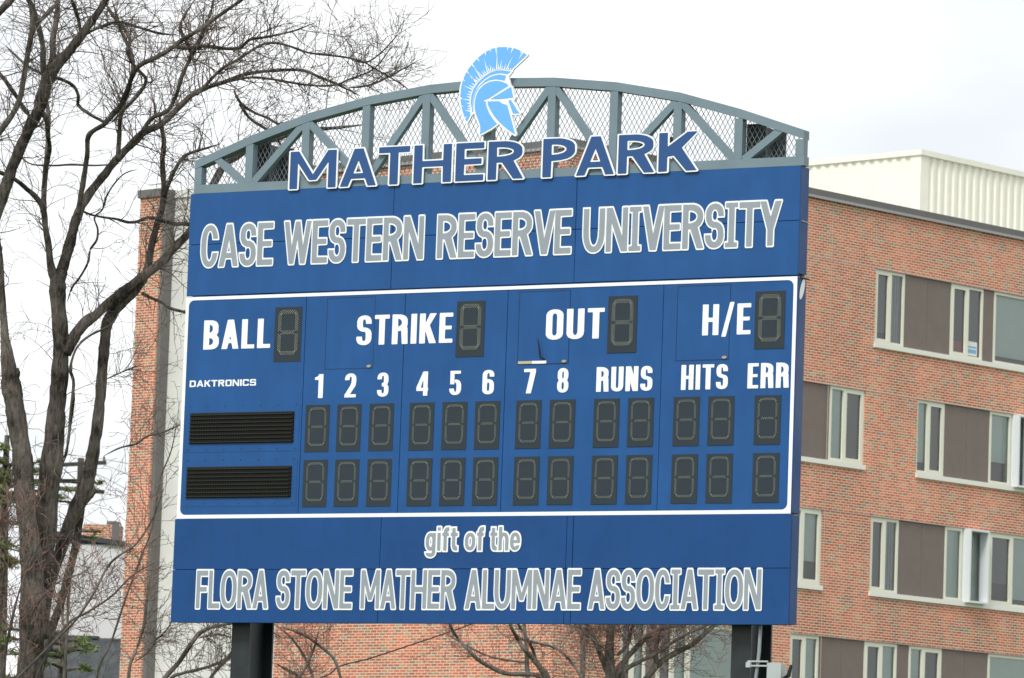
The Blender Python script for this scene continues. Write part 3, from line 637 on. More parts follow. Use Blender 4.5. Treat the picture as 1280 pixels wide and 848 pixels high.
# --- two louvred message displays
for (x0, x1, ya, yb) in ((237.4, 367.7, 515.4, 554.4), (233.1, 364.5, 583.2, 622.6)):
    ym = (ya + yb) / 2; a, b_ = ux(x0, ym), ux(x1, ym); z1, z0 = bu((x0 + x1) / 2, ya)[1], bu((x0 + x1) / 2, yb)[1]
    t = MB().box(a, -.004, z0, b_, .001, z1).build('message_display', M['black'], SB)
    n = 8; h = (z1 - z0) / n; lm = MB()
    lm.v += [(0, -.012, 0), (b_ - a - .012, -.012, 0), (b_ - a - .012, -.028, h * .08), (0, -.028, h * .08), (0, -.008, h * .62), (b_ - a - .012, -.008, h * .62)]
    lm.f += [(0, 1, 2, 3), (3, 2, 5, 4), (0, 3, 4), (1, 5, 2)]; lm.uv += [[(0, 0)] * 4, [(0, 0)] * 4, [(0, 0)] * 3, [(0, 0)] * 3]
    lme = lm.mesh('louvre', M['louvre'])
    dm = MB(); k = 0
    while .02 + k * .035 < b_ - a - .03:
        x = .02 + k * .035; dm.box(x, -.022, h * .2, x + .012, -.013, h * .42); k += 1
    dme = dm.mesh('pixel_row', M['latch'])
    for i in range(n):
        inst('louvre', lme, t, (a + .006, 0, z0 + i * h + h * .12))
    dx = MB()
    for i in range(n):
        k = 0
        while .02 + k * .036 < b_ - a - .03:
            x = a + .02 + k * .036; z = z0 + i * h + h * .12; dx.box(x, -.024, z + h * .22, x + .010, -.019, z + h * .34, 'xXyzZ'); k += 1
    tag(dx.build('pixel_lens', mat('dull_amber_lens', (.095, .097, .07), .4) if i >= 0 else M['louvre'], t), kind='stuff')
    # mounting frame with screws
    fr = MB()
    za, zc = z0 - .105, z1 + .075
    e0, e1 = max(.06, a - .09), b_ + .075
    for q in ((e0, za, e1, za + .006), (e1 - .006, za, e1, zc), ): fr.box(q[0], -.0035, q[1], q[2], 0, q[3])
    fr.build('display_bezel', M['blue_edge'], SB)
    sm = MB()
    for i in range(7):
        for z in (za + .03, zc - .0):
            x = e0 + .06 + i * (e1 - e0 - .12) / 6; sm.box(x, -.008, z, x + .012, 0, z + .012)
    tag(sm.build('screw', M['blue_edge'], SB), kind='stuff')
# --- access doors
for (xa_, ya_, xb_, yb_) in ((407.5, 372, 468, 461.5), (648, 364, 712, 455.5), (845.8, 357, 912.4, 450.7)):
    u0 = ux(xa_, (ya_ + yb_) / 2); u1 = ux(xb_, (ya_ + yb_) / 2); xm = (xa_ + xb_) / 2; z1 = bu(xm, ya_)[1]; z0 = bu(xm, yb_)[1]
    d = MB().box(u0, -.0005 - .003, z0, u1, .004, z1); d = MB()
    for q in ((u0, z0, u1, z0 + .008), (u0, z1 - .008, u1, z1), (u0, z0 + .008, u0 + .008, z1 - .008), (u1 - .008, z0 + .008, u1, z1 - .008)):
        d.box(q[0], -.0022, q[1], q[2], .002, q[3])
    dd = d.build('door_gap', M['seam'], SB)  # dark strips laid along the door outline
    df = MB().box(u0 + .009, -.0012, z0 + .009, u1 - .009, .003, z1 - .009).build('access_door', M['blue'], SB)
    if True:
        P = [(math.cos(i * math.pi / 6) * .032, math.sin(i * math.pi / 6) * .017) for i in range(12)]
        lt = MB(); x, z = u1 - .055, z0 + .028
        lt.poly([(x + p[0], -.014, z + p[1]) for p in P])
        for i in range(12):
            p, q = P[i], P[(i + 1) % 12]; lt.quad((x + p[0], 0, z + p[1]), (x + q[0], 0, z + q[1]), (x + q[0], -.014, z + q[1]), (x + p[0], -.014, z + p[1]))
        lt.build('latch', M['latch'], df)
MB().box(ux(647.8, 453.5), -.008, bu(656, 455.2)[1], ux(664.8, 453.5), -.003, bu(656, 451.8)[1]).build('tan_strip', M['tan'], SB)
MB().box(ux(665, 453.5), -.006, bu(674, 454.8)[1], ux(683, 453.5), -.003, bu(674, 451.3)[1]).build('white_strip', M['white'], SB)
hb = MB()
p = [bu(674.8, 424), bu(676.5, 446.5), bu(681.5, 448.8)]
hb.tube([(p[0][0], -.05, p[0][1]), (p[1][0], -.03, p[1][1]), (p[2][0], -.012, p[2][1])], [.006, .012, .009], 6); hb.build('door_handle', M['black'], SB)

# --- truss
CH = .105
tops = [(243.6, 203), (320, 168), (390, 140), (465, 120.3), (538, 106.3), (616, 97.8), (695, 96.8), (775, 102.7), (855, 117), (932, 137.3), (1005, 160.5)]
TP = [list(bu(*p)) for p in tops]
# make the arch symmetric and regular
cx = (TP[0][0] + TP[-1][0]) / 2
for i in range(5):
    j = 10 - i; hz = (TP[i][1] + TP[j][1]) / 2; hx = ((cx - TP[i][0]) + (TP[j][0] - cx)) / 2
    TP[i] = [cx - hx, hz]; TP[j] = [cx + hx, hz]
TP[5][0] = cx
tx0, tx1 = TP[0][0], TP[10][0]
zc0, zc1 = Z3 + .004, Z3 + .112     # bottom chord
ty0, ty1 = .005, .115
MB().box(tx0, ty0, zc0, tx1 + .01, ty1 + .02, zc1).build('truss_bottom_chord', M['truss'], SB)
for i in range(10):
    a, b_ = TP[i], TP[i + 1]
    q = MB(); i0 = 0
    q.v += [(a[0], ty0 - .004, a[1]), (b_[0], ty0 - .004, b_[1]), (b_[0], ty0 - .004, b_[1] - CH), (a[0], ty0 - .004, a[1] - CH)]
    q.v += [(v[0], ty1 + .03, v[2]) for v in q.v[:4]]
    for f in ((3, 2, 1, 0), (4, 5, 6, 7), (0, 1, 5, 4), (2, 3, 7, 6), (1, 2, 6, 5), (3, 0, 4, 7)): q.f.append(f); q.uv.append([(0, 0)] * 4)
    q.build('truss_top_chord', M['truss'], SB)
VW = .105
for i in range(11):
    x = TP[i][0]; x = x + VW / 2 if i == 0 else (x - VW / 2 if i == 10 else x - .03)
    TP[i].append(x)
    za = TP[i][1] - CH
    if i == 0: za = TP[0][1] - CH + .02
    MB().box(x - VW / 2, ty0, zc1 + .001, x + VW / 2, ty1, za - .001).build('truss_post', M['truss'], SB)
def topz(x):
    for i in range(10):
        if TP[i][0] <= x <= TP[i + 1][0]:
            t = (x - TP[i][0]) / (TP[i + 1][0] - TP[i][0]); return TP[i][1] * (1 - t) + TP[i + 1][1] * t - CH
    return TP[0][1] - CH
dw = .088
for i in range(10):
    if i == 0: a = (TP[0][0] + (TP[1][0] - TP[0][0]) * .36, topz(TP[0][0] + .3) + .03); b_ = (TP[1][2] - VW / 2 - .02, zc1 - .01)
    elif i == 9: a = (TP[9][2] + VW / 2 + .02, zc1 - .01); b_ = (TP[10][0] - (TP[10][0] - TP[9][0]) * .36, topz(TP[10][0] - .3) + .03)
    elif i % 2: a = (TP[i][2] + VW / 2, zc1 - .01); b_ = (TP[i + 1][2] - .03, topz(TP[i + 1][2]) + .0)
    else: a = (TP[i][2] + .03, topz(TP[i][2]) + .0); b_ = (TP[i + 1][2] - VW / 2, zc1 - .01)
    MB().beam(a, b_, dw, ty0 + .004, ty0 + .08).build('truss_brace', M['truss'], SB)
# diamond mesh behind the members, one sheet for each bay
pw, ph = .064, .112
for i in range(10):
    xa, xb = TP[i][2] + (VW / 2 - .02), TP[i + 1][2] - VW / 2 + .02; q = MB(); y = ty1 - .006
    kslope = ph / pw; zlo = zc1 - .01
    for sgn in (1, -1):
        c0 = -60
        lo = zlo - kslope * (xb - xa) - .2; hi = zlo + 2.2 + kslope * (xb - xa)
        c = lo - (lo % ph)
        while c < hi:
            # line z = c + sgn*kslope*(x-xa); sample and clip
            pts = []
            n = 60
            for k in range(n + 1):
                x = xa + (xb - xa) * k / n; z = c + sgn * kslope * (x - xa)
                if zlo <= z <= topz(x) + .02: pts.append((x, z))
            if len(pts) > 1:
                q.beam(pts[0], pts[-1], .0062, y + (.003 if sgn > 0 else 0), y + (.006 if sgn > 0 else .003))
            c += ph
    tag(q.build('mesh_panel', M['wire'], SB), kind='stuff')
# --- posts: deep H sections standing behind the cabinets
PY = DEP + .03
def post(xl, xr_front, top):
    u0, u1 = xl, xr_front; fl = .03; D_ = .55; um = (u0 + u1) / 2; q = MB()
    q.box(u0, PY, 0, u1, PY + fl, top).box(u0, PY + D_ - fl, 0, u1, PY + D_, top).box(um - .012, PY + fl, 0, um + .012, PY + D_ - fl, top)
    return q.build('post', M['steel_dark'], SB)
pl = ux(289.5, 800, -PY); pr = ux(312.2, 800, -PY)
ptop = bu(327, 178, -PY)[1]
post(pl, pr, ptop)
pl2 = ux(914.4, 800, -PY); pr2 = ux(938.8, 800, -PY)
post(pl2, pr2, ptop - .09)
for u0 in (pl, pl2):
    MB().box(u0 - .12, PY - .1, 0, u0 + .4, PY + .65, .35).build('footing', M['sill'], SB)
for z in (Z0 + .15, Z1 + .2, Z2 - .3, Z3 - .3): MB().box(pl - .1, DEP + .021, z, pr2 + .1, DEP + .029, z + .12).build('back_rail', M['steel_dark'], SB)
# --- electrical box and conduit on the right post
nB = -.10
x0, z0 = bu(960.2, 850, nB); x1, z1 = bu(974, 830, nB)
eb = MB().box(x0, -nB, 3.35, x1 + .02, -nB + .14, z1).build('electrical_box', M['box'], SB)
MB().box(x0 - .012, -nB - .018, 3.34, x1 + .032, -nB - .002, z1 + .012).build('box_door', M['box'], eb)
hx, hz_ = bu(984, 838, nB - .08)
MB().tube([(x1 + .03, -nB + .07, hz_ - .1), (x1 + .09, -nB + .07, hz_ - .06), (x1 + .12, -nB + .07, hz_ + .06)], [.02, .028, .016], 8).build('cable_gland', M['black'], eb)
MB().tube([(x1 + .02, -nB + .07, hz_ - .3), (x1 + .07, -nB + .07, hz_ - .22), (x1 + .075, -nB + .07, hz_ - .1)], [.05, .05, .035], 10).build('box_fitting', M['box'], eb)
cx0, _z = bu(948.5, 820, -.12)
cp = []
for (x, y) in ((950.8, 770), (950.2, 790), (948.8, 815), (946.8, 833), (944.5, 850), (942, 880)):
    p = bu(x, y, -.12); cp.append((p[0], .12, p[1]))
MB().tube(cp, [.021] * len(cp), 8).build('conduit', M['conduit'], SB, smooth=True)
st = MB()
for y in (828, 833.5):
    a = bu(936, y - 1, -.11); b_ = bu(961, y, -.11); st.box(a[0], .075, a[1] - .009, b_[0], .095, a[1] + .009)
a = bu(935, 831.3, -.1); st.box(a[0] - .01, .06, a[1] - .03, a[0] + .045, .1, a[1] + .03)
st.build('strut_bracket', M['box'], SB)

# ================================================================== BUILDING
BD = empty('apartment_building', (1.185, 112.367, 0), R(-43))
tag(BD, 'orange brick apartment building with cream windows and brown panels behind the scoreboard', 'building')
ZT = 19.24                      # underside of the coping
FR_END = 32.0
def ru(x, y, n=0): return BR.uz(x, y, n)
# local frame: left facade y=0 (u = x, outward -y); right facade x=0 (u = y, outward +x)
rowz = []
s1 = (ru(1093, 426)[1] + ru(1250, 452)[1]) / 2
sills = [15.90, 12.80, 9.70, 6.60]; heads = [s + 1.86 for s in sills]
hd = ru(1096.5, 340)[1]
def UX(x, y): return ru(x, y)[0]
openings = []   # (u0,u1,z0,z1, items)
def opening(row, items):
    z0, z1 = sills[row], heads[row]
    openings.append((items[0][1], items[-1][2], z0, z1, items))
y1_ = 385
opening(0, [('w', UX(1094, y1_), UX(1132, y1_), 'dc'), ('p', UX(1132, y1_), UX(1189.5, 400), ''), ('w', UX(1189.5, 400), UX(1230, 405), 'rd'), ('p', UX(1230, 405), UX(1243.5, 405), ''), ('w', UX(1243.5, 405), UX(1300, 410), 'B'), ('p', UX(1300, 410), UX(1330, 410), ''), ('w', UX(1330, 410), UX(1370, 410), 'cd')])
opening(1, [('w', 3.0, 6.6, 'B'), ('p', 6.6, UX(1038, 530), ''), ('w', UX(1038, 530), UX(1081, 535), 'Cd')])
opening(1, [('w', UX(1146, 545), UX(1181.5, 548), 'Cd'), ('p', UX(1181.5, 548), UX(1238, 556), ''), ('w', UX(1238, 556), UX(1265, 560), 'C1'), ('x', UX(1265, 560), UX(1284, 560), ''), ('p', UX(1284, 560), UX(1294, 560), ''), ('w', UX(1294, 560), UX(1345, 560), 'dd')])
opening(2, [('w', UX(985, 680), UX(1027.5, 684), 'cC')])
opening(2, [('w', UX(1087.5, 692), UX(1124, 697), 'dv'), ('p', UX(1124, 697), UX(1182, 702), ''), ('w', UX(1182, 702), UX(1204, 705), 'C1'), ('x', UX(1204, 705), UX(1229.5, 705), ''), ('p', UX(1229.5, 705), UX(1237, 710), ''), ('w', UX(1237, 710), UX(1292, 714), 'dB'), ('p', UX(1292, 714), UX(1340, 714), '')])
opening(3, [('w', UX(774, 840), UX(808, 840), 'dC'), ('p', UX(808, 840), UX(821, 840), ''), ('w', UX(821, 840), UX(861, 840), 'dC'), ('w', UX(861, 840), UX(925, 840), 'B')])
opening(3, [('w', UX(986.5, 840), UX(1024, 840), 'dC'), ('p', UX(1024, 840), UX(1081, 840), ''), ('w', UX(1081, 840), UX(1122, 840), 'dC'), ('p', UX(1122, 840), UX(1137, 840), ''), ('w', UX(1137, 840), UX(1178, 840), 'Cd'), ('p', UX(1178, 840), UX(1236, 840), ''), ('w', UX(1236, 840), UX(1300, 840), 'B')])
for r_ in (3.50,):
    z0 = r_; z1 = r_ + 1.86
    openings.append((3.0, 6.8, z0, z1, [('w', 3.0, 4.4, 'dC'), ('p', 4.4, 5.6, ''), ('w', 5.6, 6.8, 'Cd')]))
    openings.append((10.0, 14.0, z0, z1, [('w', 10.0, 11.3, 'dC'), ('p', 11.3, 12.7, ''), ('w', 12.7, 14.0, 'Cd')]))
# wall with holes (plane x = 0)
us = sorted({0.0, FR_END} | {round(q, 4) for o in openings for q in o[:2]}); zs = sorted({0.0, ZT} | {round(q, 4) for o in openings for q in o[2:4]})
wm = MB()
for i in range(len(us) - 1):
    for j in range(len(zs) - 1):
        uc, zc = (us[i] + us[i + 1]) / 2, (zs[j] + zs[j + 1]) / 2
        if any(o[0] < uc < o[1] and o[2] < zc < o[3] for o in openings): continue
        a, b_, c, d = us[i], us[i + 1], zs[j], zs[j + 1]
        wm.quad((0, a, c), (0, b_, c), (0, b_, d), (0, a, d), [(a, c), (b_, c), (b_, d), (a, d)])
RV = .11
for (a, b_, c, d, _) in openings:
    wm.quad((0, a, c), (0, a, d), (-RV, a, d), (-RV, a, c), [(a, c), (a, d), (a + RV, d), (a + RV, c)])
    wm.quad((0, b_, d), (0, b_, c), (-RV, b_, c), (-RV, b_, d), [(b_, d), (b_, c), (b_ + RV, c), (b_ + RV, d)])
    wm.quad((0, a, d), (0, b_, d), (-RV, b_, d), (-RV, a, d), [(a, d), (b_, d), (b_, d + RV), (a, d + RV)])
    wm.quad((0, a, c), (-RV, a, c), (-RV, b_, c), (0, b_, c), [(a, c), (a, c - RV), (b_, c - RV), (b_, c)])
XL = BL.uz(342, 820)[0]
ZL = BL.uz(494, 201)[1]
wm.quad((XL, 0, 0), (0, 0, 0), (0, 0, ZT), (XL, 0, ZT), [(XL, 0), (0, 0), (0, ZT), (XL, ZT)])
wm.quad((XL, 1.2, 0), (XL, 0, 0), (XL, 0, ZT), (XL, 1.2, ZT), [(XL - 1.2, 0), (XL, 0), (XL, ZT), (XL - 1.2, ZT)])
wm.build('brick_wall', M['brick'], BD)
MB().box(XL + .02, .02, ZT - .3, -.2, FR_END, ZT - .02, 'Z').build('roof', M['roof'], BD)
# coping
cp_ = MB()
ZC = ZT + .20
cp_.box(XL - .05, -.06, ZT, .06, .3, ZC).box(-.3, .3, ZT, .06, FR_END, ZC); cp_.build('coping', M['coping'], BD)
MB().box(.06, -.075, ZT - .03, .078, FR_END, ZT + .035).box(XL - .05, -.078, ZT - .03, .059, -.06, ZT + .035).build('coping_drip', M['coping_edge'], BD)
MB().box(.0, ru(1035, 500)[0] - .012, 0, .003, ru(1035, 500)[0] + .006, ZT - .03).build('control_joint', M['joint'], BD)
for r_ in range(4):
    z = heads[r_]; a = 9.2 if r_ < 3 else 8.6
    if r_ == 0: a = UX(1012, 320)
    MB().box(.0, a, z, .006, UX(1300, 400) if r_ else FR_END, z + .016).build('lintel_line', M['lintel'], BD)
def frame_bars(mb, a, b_, c, d, x, w, t=.05):
    mb.box(x - t, a, c, x, a + w, d).box(x - t, b_ - w, c, x, b_, d).box(x - t, a + w, c, x, b_ - w, c + w).box(x - t, a + w, d - w, x, b_ - w, d)
room_mats = {'d': 'blind_dark', 'c': 'curtain', 'C': 'blind', 'r': 'room', 'v': 'curtain', 'B': 'blind', '1': 'blind'}
for (a0, b0, z0, z1, items) in openings:
    sl2 = MB().box(-RV, a0 - .02, z0 - .12, .05, b0 + .02, z0 + .0); sl2 = sl2.build('sill', M['sill'], BD)
    for kind, a, b_, st_ in items:
        if kind == 'p':
            n = 2 if b_ - a > 1.6 else 1; k = (b_ - a) / n
            for i in range(n):
                MB().box(-RV - .02, a + i * k + .004, z0, -.05, a + (i + 1) * k - .004, z1 - .002).build('infill_panel', M['infill'], BD)
            continue
        if kind == 'x':     # projecting white box round a narrow light
            q = MB(); t = .05
            q.box(-.1, a + .02, z0 - .02, .20, a + .02 + t, z1 - .01).box(-.1, b_ - .02 - t, z0 - .02, .20, b_ - .02, z1 - .01).box(-.1, a + .02 + t, z0 - .02, .20, b_ - .02 - t, z0 + .03).box(-.1, a + .02 + t, z1 - .06, .20, b_ - .02 - t, z1 - .01)
            w_ = q.build('window_box', M['white_box'], BD)
            MB().quad((-.07, a + .07, z0 + .03), (-.07, b_ - .07, z0 + .03), (-.07, b_ - .07, z1 - .06), (-.07, a + .07, z1 - .06)).build('pane', M['glass'], w_)
            MB().box(-.22, a - .05, z0 - .05, -.20, b_ + .4, z1 + .05).build('blind', M['curtain'], w_)
            continue
        fr = MB(); x = -.035; w = .075
        frame_bars(fr, a + .005, b_ - .005, z0 + .002, z1 - .004, x, w)
        wide = b_ - a > 1.9 or st_ in ('B', '1')
        mid = a + (b_ - a) * (.52 if st_[0] in 'dr' else .42)
        lites = [(a + w + .005, b_ - w - .005)] if wide and len(st_) == 1 or st_ == 'C1' else [(a + w + .005, mid - .045), (mid + .045, b_ - w - .005)]
        if len(lites) == 2:
            fr.box(x - .05, mid - .045, z0 + w, x + .006, mid + .045, z1 - w)
            # the opening sash has its own thicker frame
            k = 0 if st_[0] in 'dr' else 1; la, lb = lites[k]
            frame_bars(fr, la, lb, z0 + w, z1 - w, x + .004, .05, .045)
        wo = fr.build('window', M['cream'], BD)
        for i, (la, lb) in enumerate(lites):
            ch = st_[min(i, len(st_) - 1)] if st_ != 'C1' else 'C'
            MB().quad((x - .04, la, z0 + w), (x - .04, lb, z0 + w), (x - .04, lb, z1 - w), (x - .04, la, z1 - w)).build('pane', M['glass'], wo)
            zb0 = z0 + w + (random.choice([0, 0, .1, .22, .5]) if ch in 'dcC' else (.14 if ch == 'B' else 0))
            MB().box(-.15 - i * .02, la - .03, zb0, -.135 - i * .02, lb + .13, z1 - w + .03).build('blind' if ch in 'dCB' else 'curtain', M[room_mats[ch]], wo)
            if zb0 > z0 + w: MB().box(-.26, la - .5, z0 - .1, -.25, lb + .35, zb0 + .25).build('room_back', M['room'], wo)
            if ch == 'd':
                q = MB(); z = zb0 + .05
                while z < z1 - w - .03: q.box(-.132, la, z, -.124, lb + .07, z + .014); z += .06
                tag(q.build('blind_slat', M['slat'], wo), kind='stuff')
            if ch == 'c' or ch == 'v':
                q = MB(); y = la + .03
                while y < lb - .02: q.box(-.134, y, zb0, -.115, y + .03, z1 - w); y += .1
                q.build('curtain_fold', M['curtain'], wo)
        if st_ == 'rd':
            la, lb = lites[0]; MB().box(x - .10, la + .05, z0 + .12, x - .09, lb - .04, z0 + .42).build('red_poster', M['red_item'], wo)
            la, lb = lites[1]; q = MB().box(x - .034, la + .0, z0 + .10, x - .03, lb - .10, z0 + .46).build('notice', M['paper'], wo)
            MB().box(x - .030, la + .04, z0 + .16, x - .027, lb - .14, z0 + .26).box(x - .030, la + .04, z0 + .30, x - .027, lb - .14, z0 + .34).build('notice_print', M['blue_item'], wo)
# --- left wing: brick pier, grey strip, ivory wall
RC = .35
def lx(x, y, n=0): return BL.uz(x, y, n)[0]
pa, pb = lx(178.2, 248) - .02, lx(204.3, 248); gb = lx(220.5, 250)
pa = (lx(178.2, 260) + lx(147.5, 812)) / 2
pb = (lx(204.8, 260) + lx(175.5, 812)) / 2; gb = (lx(221.5, 270, -.35) + lx(191.5, 812, -.35)) / 2
ZP = BL.uz(178.6, 248)[1]
q = MB(); q.quad((pa, 0, 0), (pb, 0, 0), (pb, 0, ZP), (pa, 0, ZP), [(pa, 0), (pb, 0), (pb, ZP), (pa, ZP)])
q.quad((pb, 0, 0), (pb, .5, 0), (pb, .5, ZP), (pb, 0, ZP), [(pb, 0), (pb + .5, 0), (pb + .5, ZP), (pb, ZP)])
q.quad((pa, 8, 0), (pa, 0, 0), (pa, 0, ZP), (pa, 8, ZP), [(pa - 8, 0), (pa, 0), (pa, ZP), (pa - 8, ZP)])
q.build('brick_pier', M['brick'], BD)
MB().box(pa - .05, -.06, ZP, pb + .03, .5, ZP + .2).build('pier_coping', M['coping'], BD)
MB().box(pb + .002, .05, 0, gb, .55, ZP - .16).build('grey_strip', M['grey_panel'], BD)
MB().box(pb + .032, .01, ZP - .16, gb + .03, .55, ZP + .16).build('strip_coping', M['coping'], BD)
ZW = BL.uz(230, 243.5)[1]
MB().box(gb + .002, RC, 0, XL + .0, .9, ZW).build('ivory_wall', M['stucco'], BD)
MB().box(gb + .032, RC - .05, ZW, XL, .9, ZW + .17).build('ivory_parapet', M['stucco'], BD)
for z in (16.1, 12.9, 9.8, 6.6):
    MB().box(gb + .01, RC - .004, z, XL, RC + .01, z + .02).build('wall_joint', M['sill'], BD)
# --- corrugated rooftop enclosure
tA = 129.0; Pc = at(1151.5, 187.2, tA)
ca, sa = math.cos(R(-43)), math.sin(R(-43)); rel = Pc - Vector((1.185, 112.367, 0))
cxl = rel.x * ca + rel.y * sa; cyl = -rel.x * sa + rel.y * ca; ztop = Pc.z
def corrugated(n, along, pitch=.305, dep=.048):
    q = MB(); z0, z1 = ZT - .05, ztop - .13
    prof = []
    for i in range(n):
        s = i * pitch + .34
        prof += [(s, 0), (s + .10, -dep), (s + .16, -dep), (s + .2, 0)]
    prof = [(0, 0)] + prof + [(n * pitch + .5, 0)]
    for (s0, d0), (s1_, d1) in zip(prof, prof[1:]):
        if along == 'x': A = lambda s, d, z: (cxl - s, cyl - d, z)
        else: A = lambda s, d, z: (cxl + d, cyl + s, z)
        f = [A(s0, d0, z0), A(s1_, d1, z0), A(s1_, d1, z1), A(s0, d0, z1)]
        q.quad(*(f if along != 'x' else f[::-1]))
    return q
corrugated(40, 'x').build('corrugated_sheet', M['corrugated'], BD)
corrugated(60, 'y').build('corrugated_sheet', M['corrugated'], BD)
MB().box(cxl - 13, cyl - .05, ztop - .14, cxl + .05, cyl + .1, ztop).box(cxl - .1, cyl + .1, ztop - .14, cxl + .05, cyl + 19, ztop).build('enclosure_cap', M['corrugated'], BD)
q = MB(); q.box(cxl - 12.7, cyl + .1, ZT - .05, cxl - .1, cyl + 18, ztop - .15, 'Z'); q.build('enclosure_deck', M['roof'], BD)

# ================================================================== TREES
def smooth_path(P, sub=4):
    out = []; n = len(P)
    for i in range(n - 1):
        p0, p1, p2, p3 = P[max(i - 1, 0)], P[i], P[i + 1], P[min(i + 2, n - 1)]
        for k in range(sub):
            t = k / sub
            out.append(tuple(.5 * (2 * p1[c] + (p2[c] - p0[c]) * t + (2 * p0[c] - 5 * p1[c] + 4 * p2[c] - p3[c]) * t * t + (3 * p1[c] - p0[c] - 3 * p2[c] + p3[c]) * t ** 3) for c in range(len(p1))))
    out.append(tuple(P[-1])); return out
class Tree:
    def __init__(s, name, label, base, T, group=None, barkm='bark', seed=1, rng=1.0):
        s.rnd = random.Random(seed); s.T = T; s.thin = .86; s.base = base
        s.root = empty(name, base); tag(s.root, label, 'tree' if 'shrub' not in name else 'shrub', group); s.bark = M[barkm]; s.limbs = []; s.tw = MB(); s.twr = MB()
    def limb(s, pts, name='limb', dz=0, rough=.06, sides=9, z_start=None):
        """pts: (x px, y px, width px); depth wanders round the tree's own distance"""
        T0 = s.T + (z_start if z_start is not None else 0); n = len(pts); Q = []
        for i, p in enumerate(pts):
            t = T0 + dz * i / max(1, n - 1) + (s.rnd.uniform(-.12, .12) if 0 < i and p[2] < 8 else 0)
            P_ = at(p[0], p[1], t); Q.append((P_.x, P_.y, P_.z, max(.0045, p[2] * (s.thin if p[2] > 4 else .95) / 2 / FPX * t)))
        Q = smooth_path(Q, 5); jl = []
        for i, q in enumerate(Q):
            j = q[3] * rough; f_ = 1 + .05 * math.sin(i * .9 + n) + s.rnd.uniform(-.025, .025)
            jl.append((q[0] + s.rnd.uniform(-j, j), q[1] + s.rnd.uniform(-j, j), q[2] + s.rnd.uniform(-j, j), q[3] * f_))
        k = min(4, len(jl) // 3)
        for i in range(k):          # free ends taper to a point
            if pts[-1][2] < 9: jl[-1 - i] = jl[-1 - i][:3] + (jl[-1 - i][3] * (.3 + .7 * i / k),)
            if pts[0][2] < 5: jl[i] = jl[i][:3] + (jl[i][3] * (.3 + .7 * i / k),)
        m = MB().tube([q[:3] for q in jl], [q[3] for q in jl], sides)
        m.build(name, s.bark, s.root, smooth=True, off=s.base); s.limbs.append(jl); return jl
    def twig(s, P_, d, Lg, r, lvl, red=0, droop=0, up=.3, curl=.35, branch=1.0):
        rn = s.rnd; n = max(3, int(Lg / .11)); st = Lg / n; pts = [P_]; rad = [r]; d = d.normalized()
        bend = Vector((rn.gauss(0, 1), rn.gauss(0, 1), rn.gauss(0, 1))) * .10
        for i in range(n):
            d = d + Vector((rn.gauss(0, 1), rn.gauss(0, 1), rn.gauss(0, 1))) * curl * .42 + Vector((0, 0, up * .12 - droop * .15)) + bend
            d.normalize(); P_ = P_ + d * st; pts.append(P_); rad.append(max(.0036, r * (1 - .8 * (i + 1) / n)))
            if lvl > 0 and rn.random() < .62 * branch:
                dd = d + Vector((rn.gauss(0, 1), rn.gauss(0, .7), rn.gauss(0, 1) + .15)) * .85
                s.twig(P_, dd, Lg * rn.uniform(.25, .62) * (1 - .4 * i / n), max(.0038, rad[-1] * .75), lvl - 1, red, droop, up, curl, branch)
        (s.twr if rn.random() < red else s.tw).tube(pts, rad, 3 if r < .012 else 5, cap=False)
    def sprout(s, jl, n, Lr, r, lvl=1, t0=0, t1=1, red=0, droop=0, up=.35, branch=1.0, curl=.35, vdir=None):
        rn = s.rnd
        for _ in range(n):
            i = int((t0 + (t1 - t0) * rn.random()) * (len(jl) - 2)); q = jl[i]; q2 = jl[i + 1]
            ax = (Vector(q2[:3]) - Vector(q[:3])).normalized()
            side = Vector((rn.gauss(0, 1), rn.gauss(0, .8), rn.gauss(0, 1))); side = (side - ax * side.dot(ax)).normalized()
            d = side + ax * rn.uniform(.1, .9) + Vector((0, 0, .25 if not droop else -.5))
            if vdir: d = d + Vector(vdir)
            P_ = Vector(q[:3]) + side * q[3] * .6
            s.twig(P_, d, rn.uniform(*Lr), min(r, q[3] * .6) * rn.uniform(.6, 1), lvl, red, droop, up, curl, branch)
    def finish(s, red=True):
        if s.tw.v: tag(s.tw.build('twigs', M['twig'], s.root, off=s.base), kind='stuff')
        if s.twr.v: tag(s.twr.build('reddish_twigs', M['twig_red'], s.root, off=s.base), kind='stuff')

g0 = at(42, 900, 74); TB = (g0.x, g0.y, 0)
T1 = Tree('bare_tree', 'big dark bare tree with several leaning stems left of the scoreboard', TB, 74, seed=11)
gy = at(42, 900, 74)
tr = T1.limb([(20, 1290, 56), (28, 1100, 48), (34, 960, 42), (38, 860, 40), (40, 790, 38), (40, 740, 36), (38, 700, 26)], 'trunk', sides=14)
a = T1.limb([(47, 800, 34), (42, 730, 33), (37, 680, 31), (32, 630, 31), (29, 590, 31), (26, 560, 29), (20, 520, 29), (15, 490, 30), (11, 465, 25), (7, 430, 15), (3, 380, 10), (1, 330, 8), (-4, 280, 6)], z_start=-.4)
T1.limb([(17, 478, 12), (21, 468, 10), (22, 460, 7)], 'stub', z_start=-.4)
b2 = T1.limb([(50, 780, 30), (54, 710, 34), (58, 650, 32), (62, 600, 33), (67, 560, 32), (70, 520, 27), (74, 480, 26), (76, 440, 24), (74, 400, 23), (72, 365, 24), (73, 345, 23)], z_start=.1)
c1 = T1.limb([(70, 352, 17), (64, 335, 12), (61, 310, 10), (57, 285, 9), (54, 262, 9), (45, 247, 8), (34, 237, 7), (18, 224, 6), (0, 216, 6), (-15, 212, 5)], z_start=.1, dz=-.5)
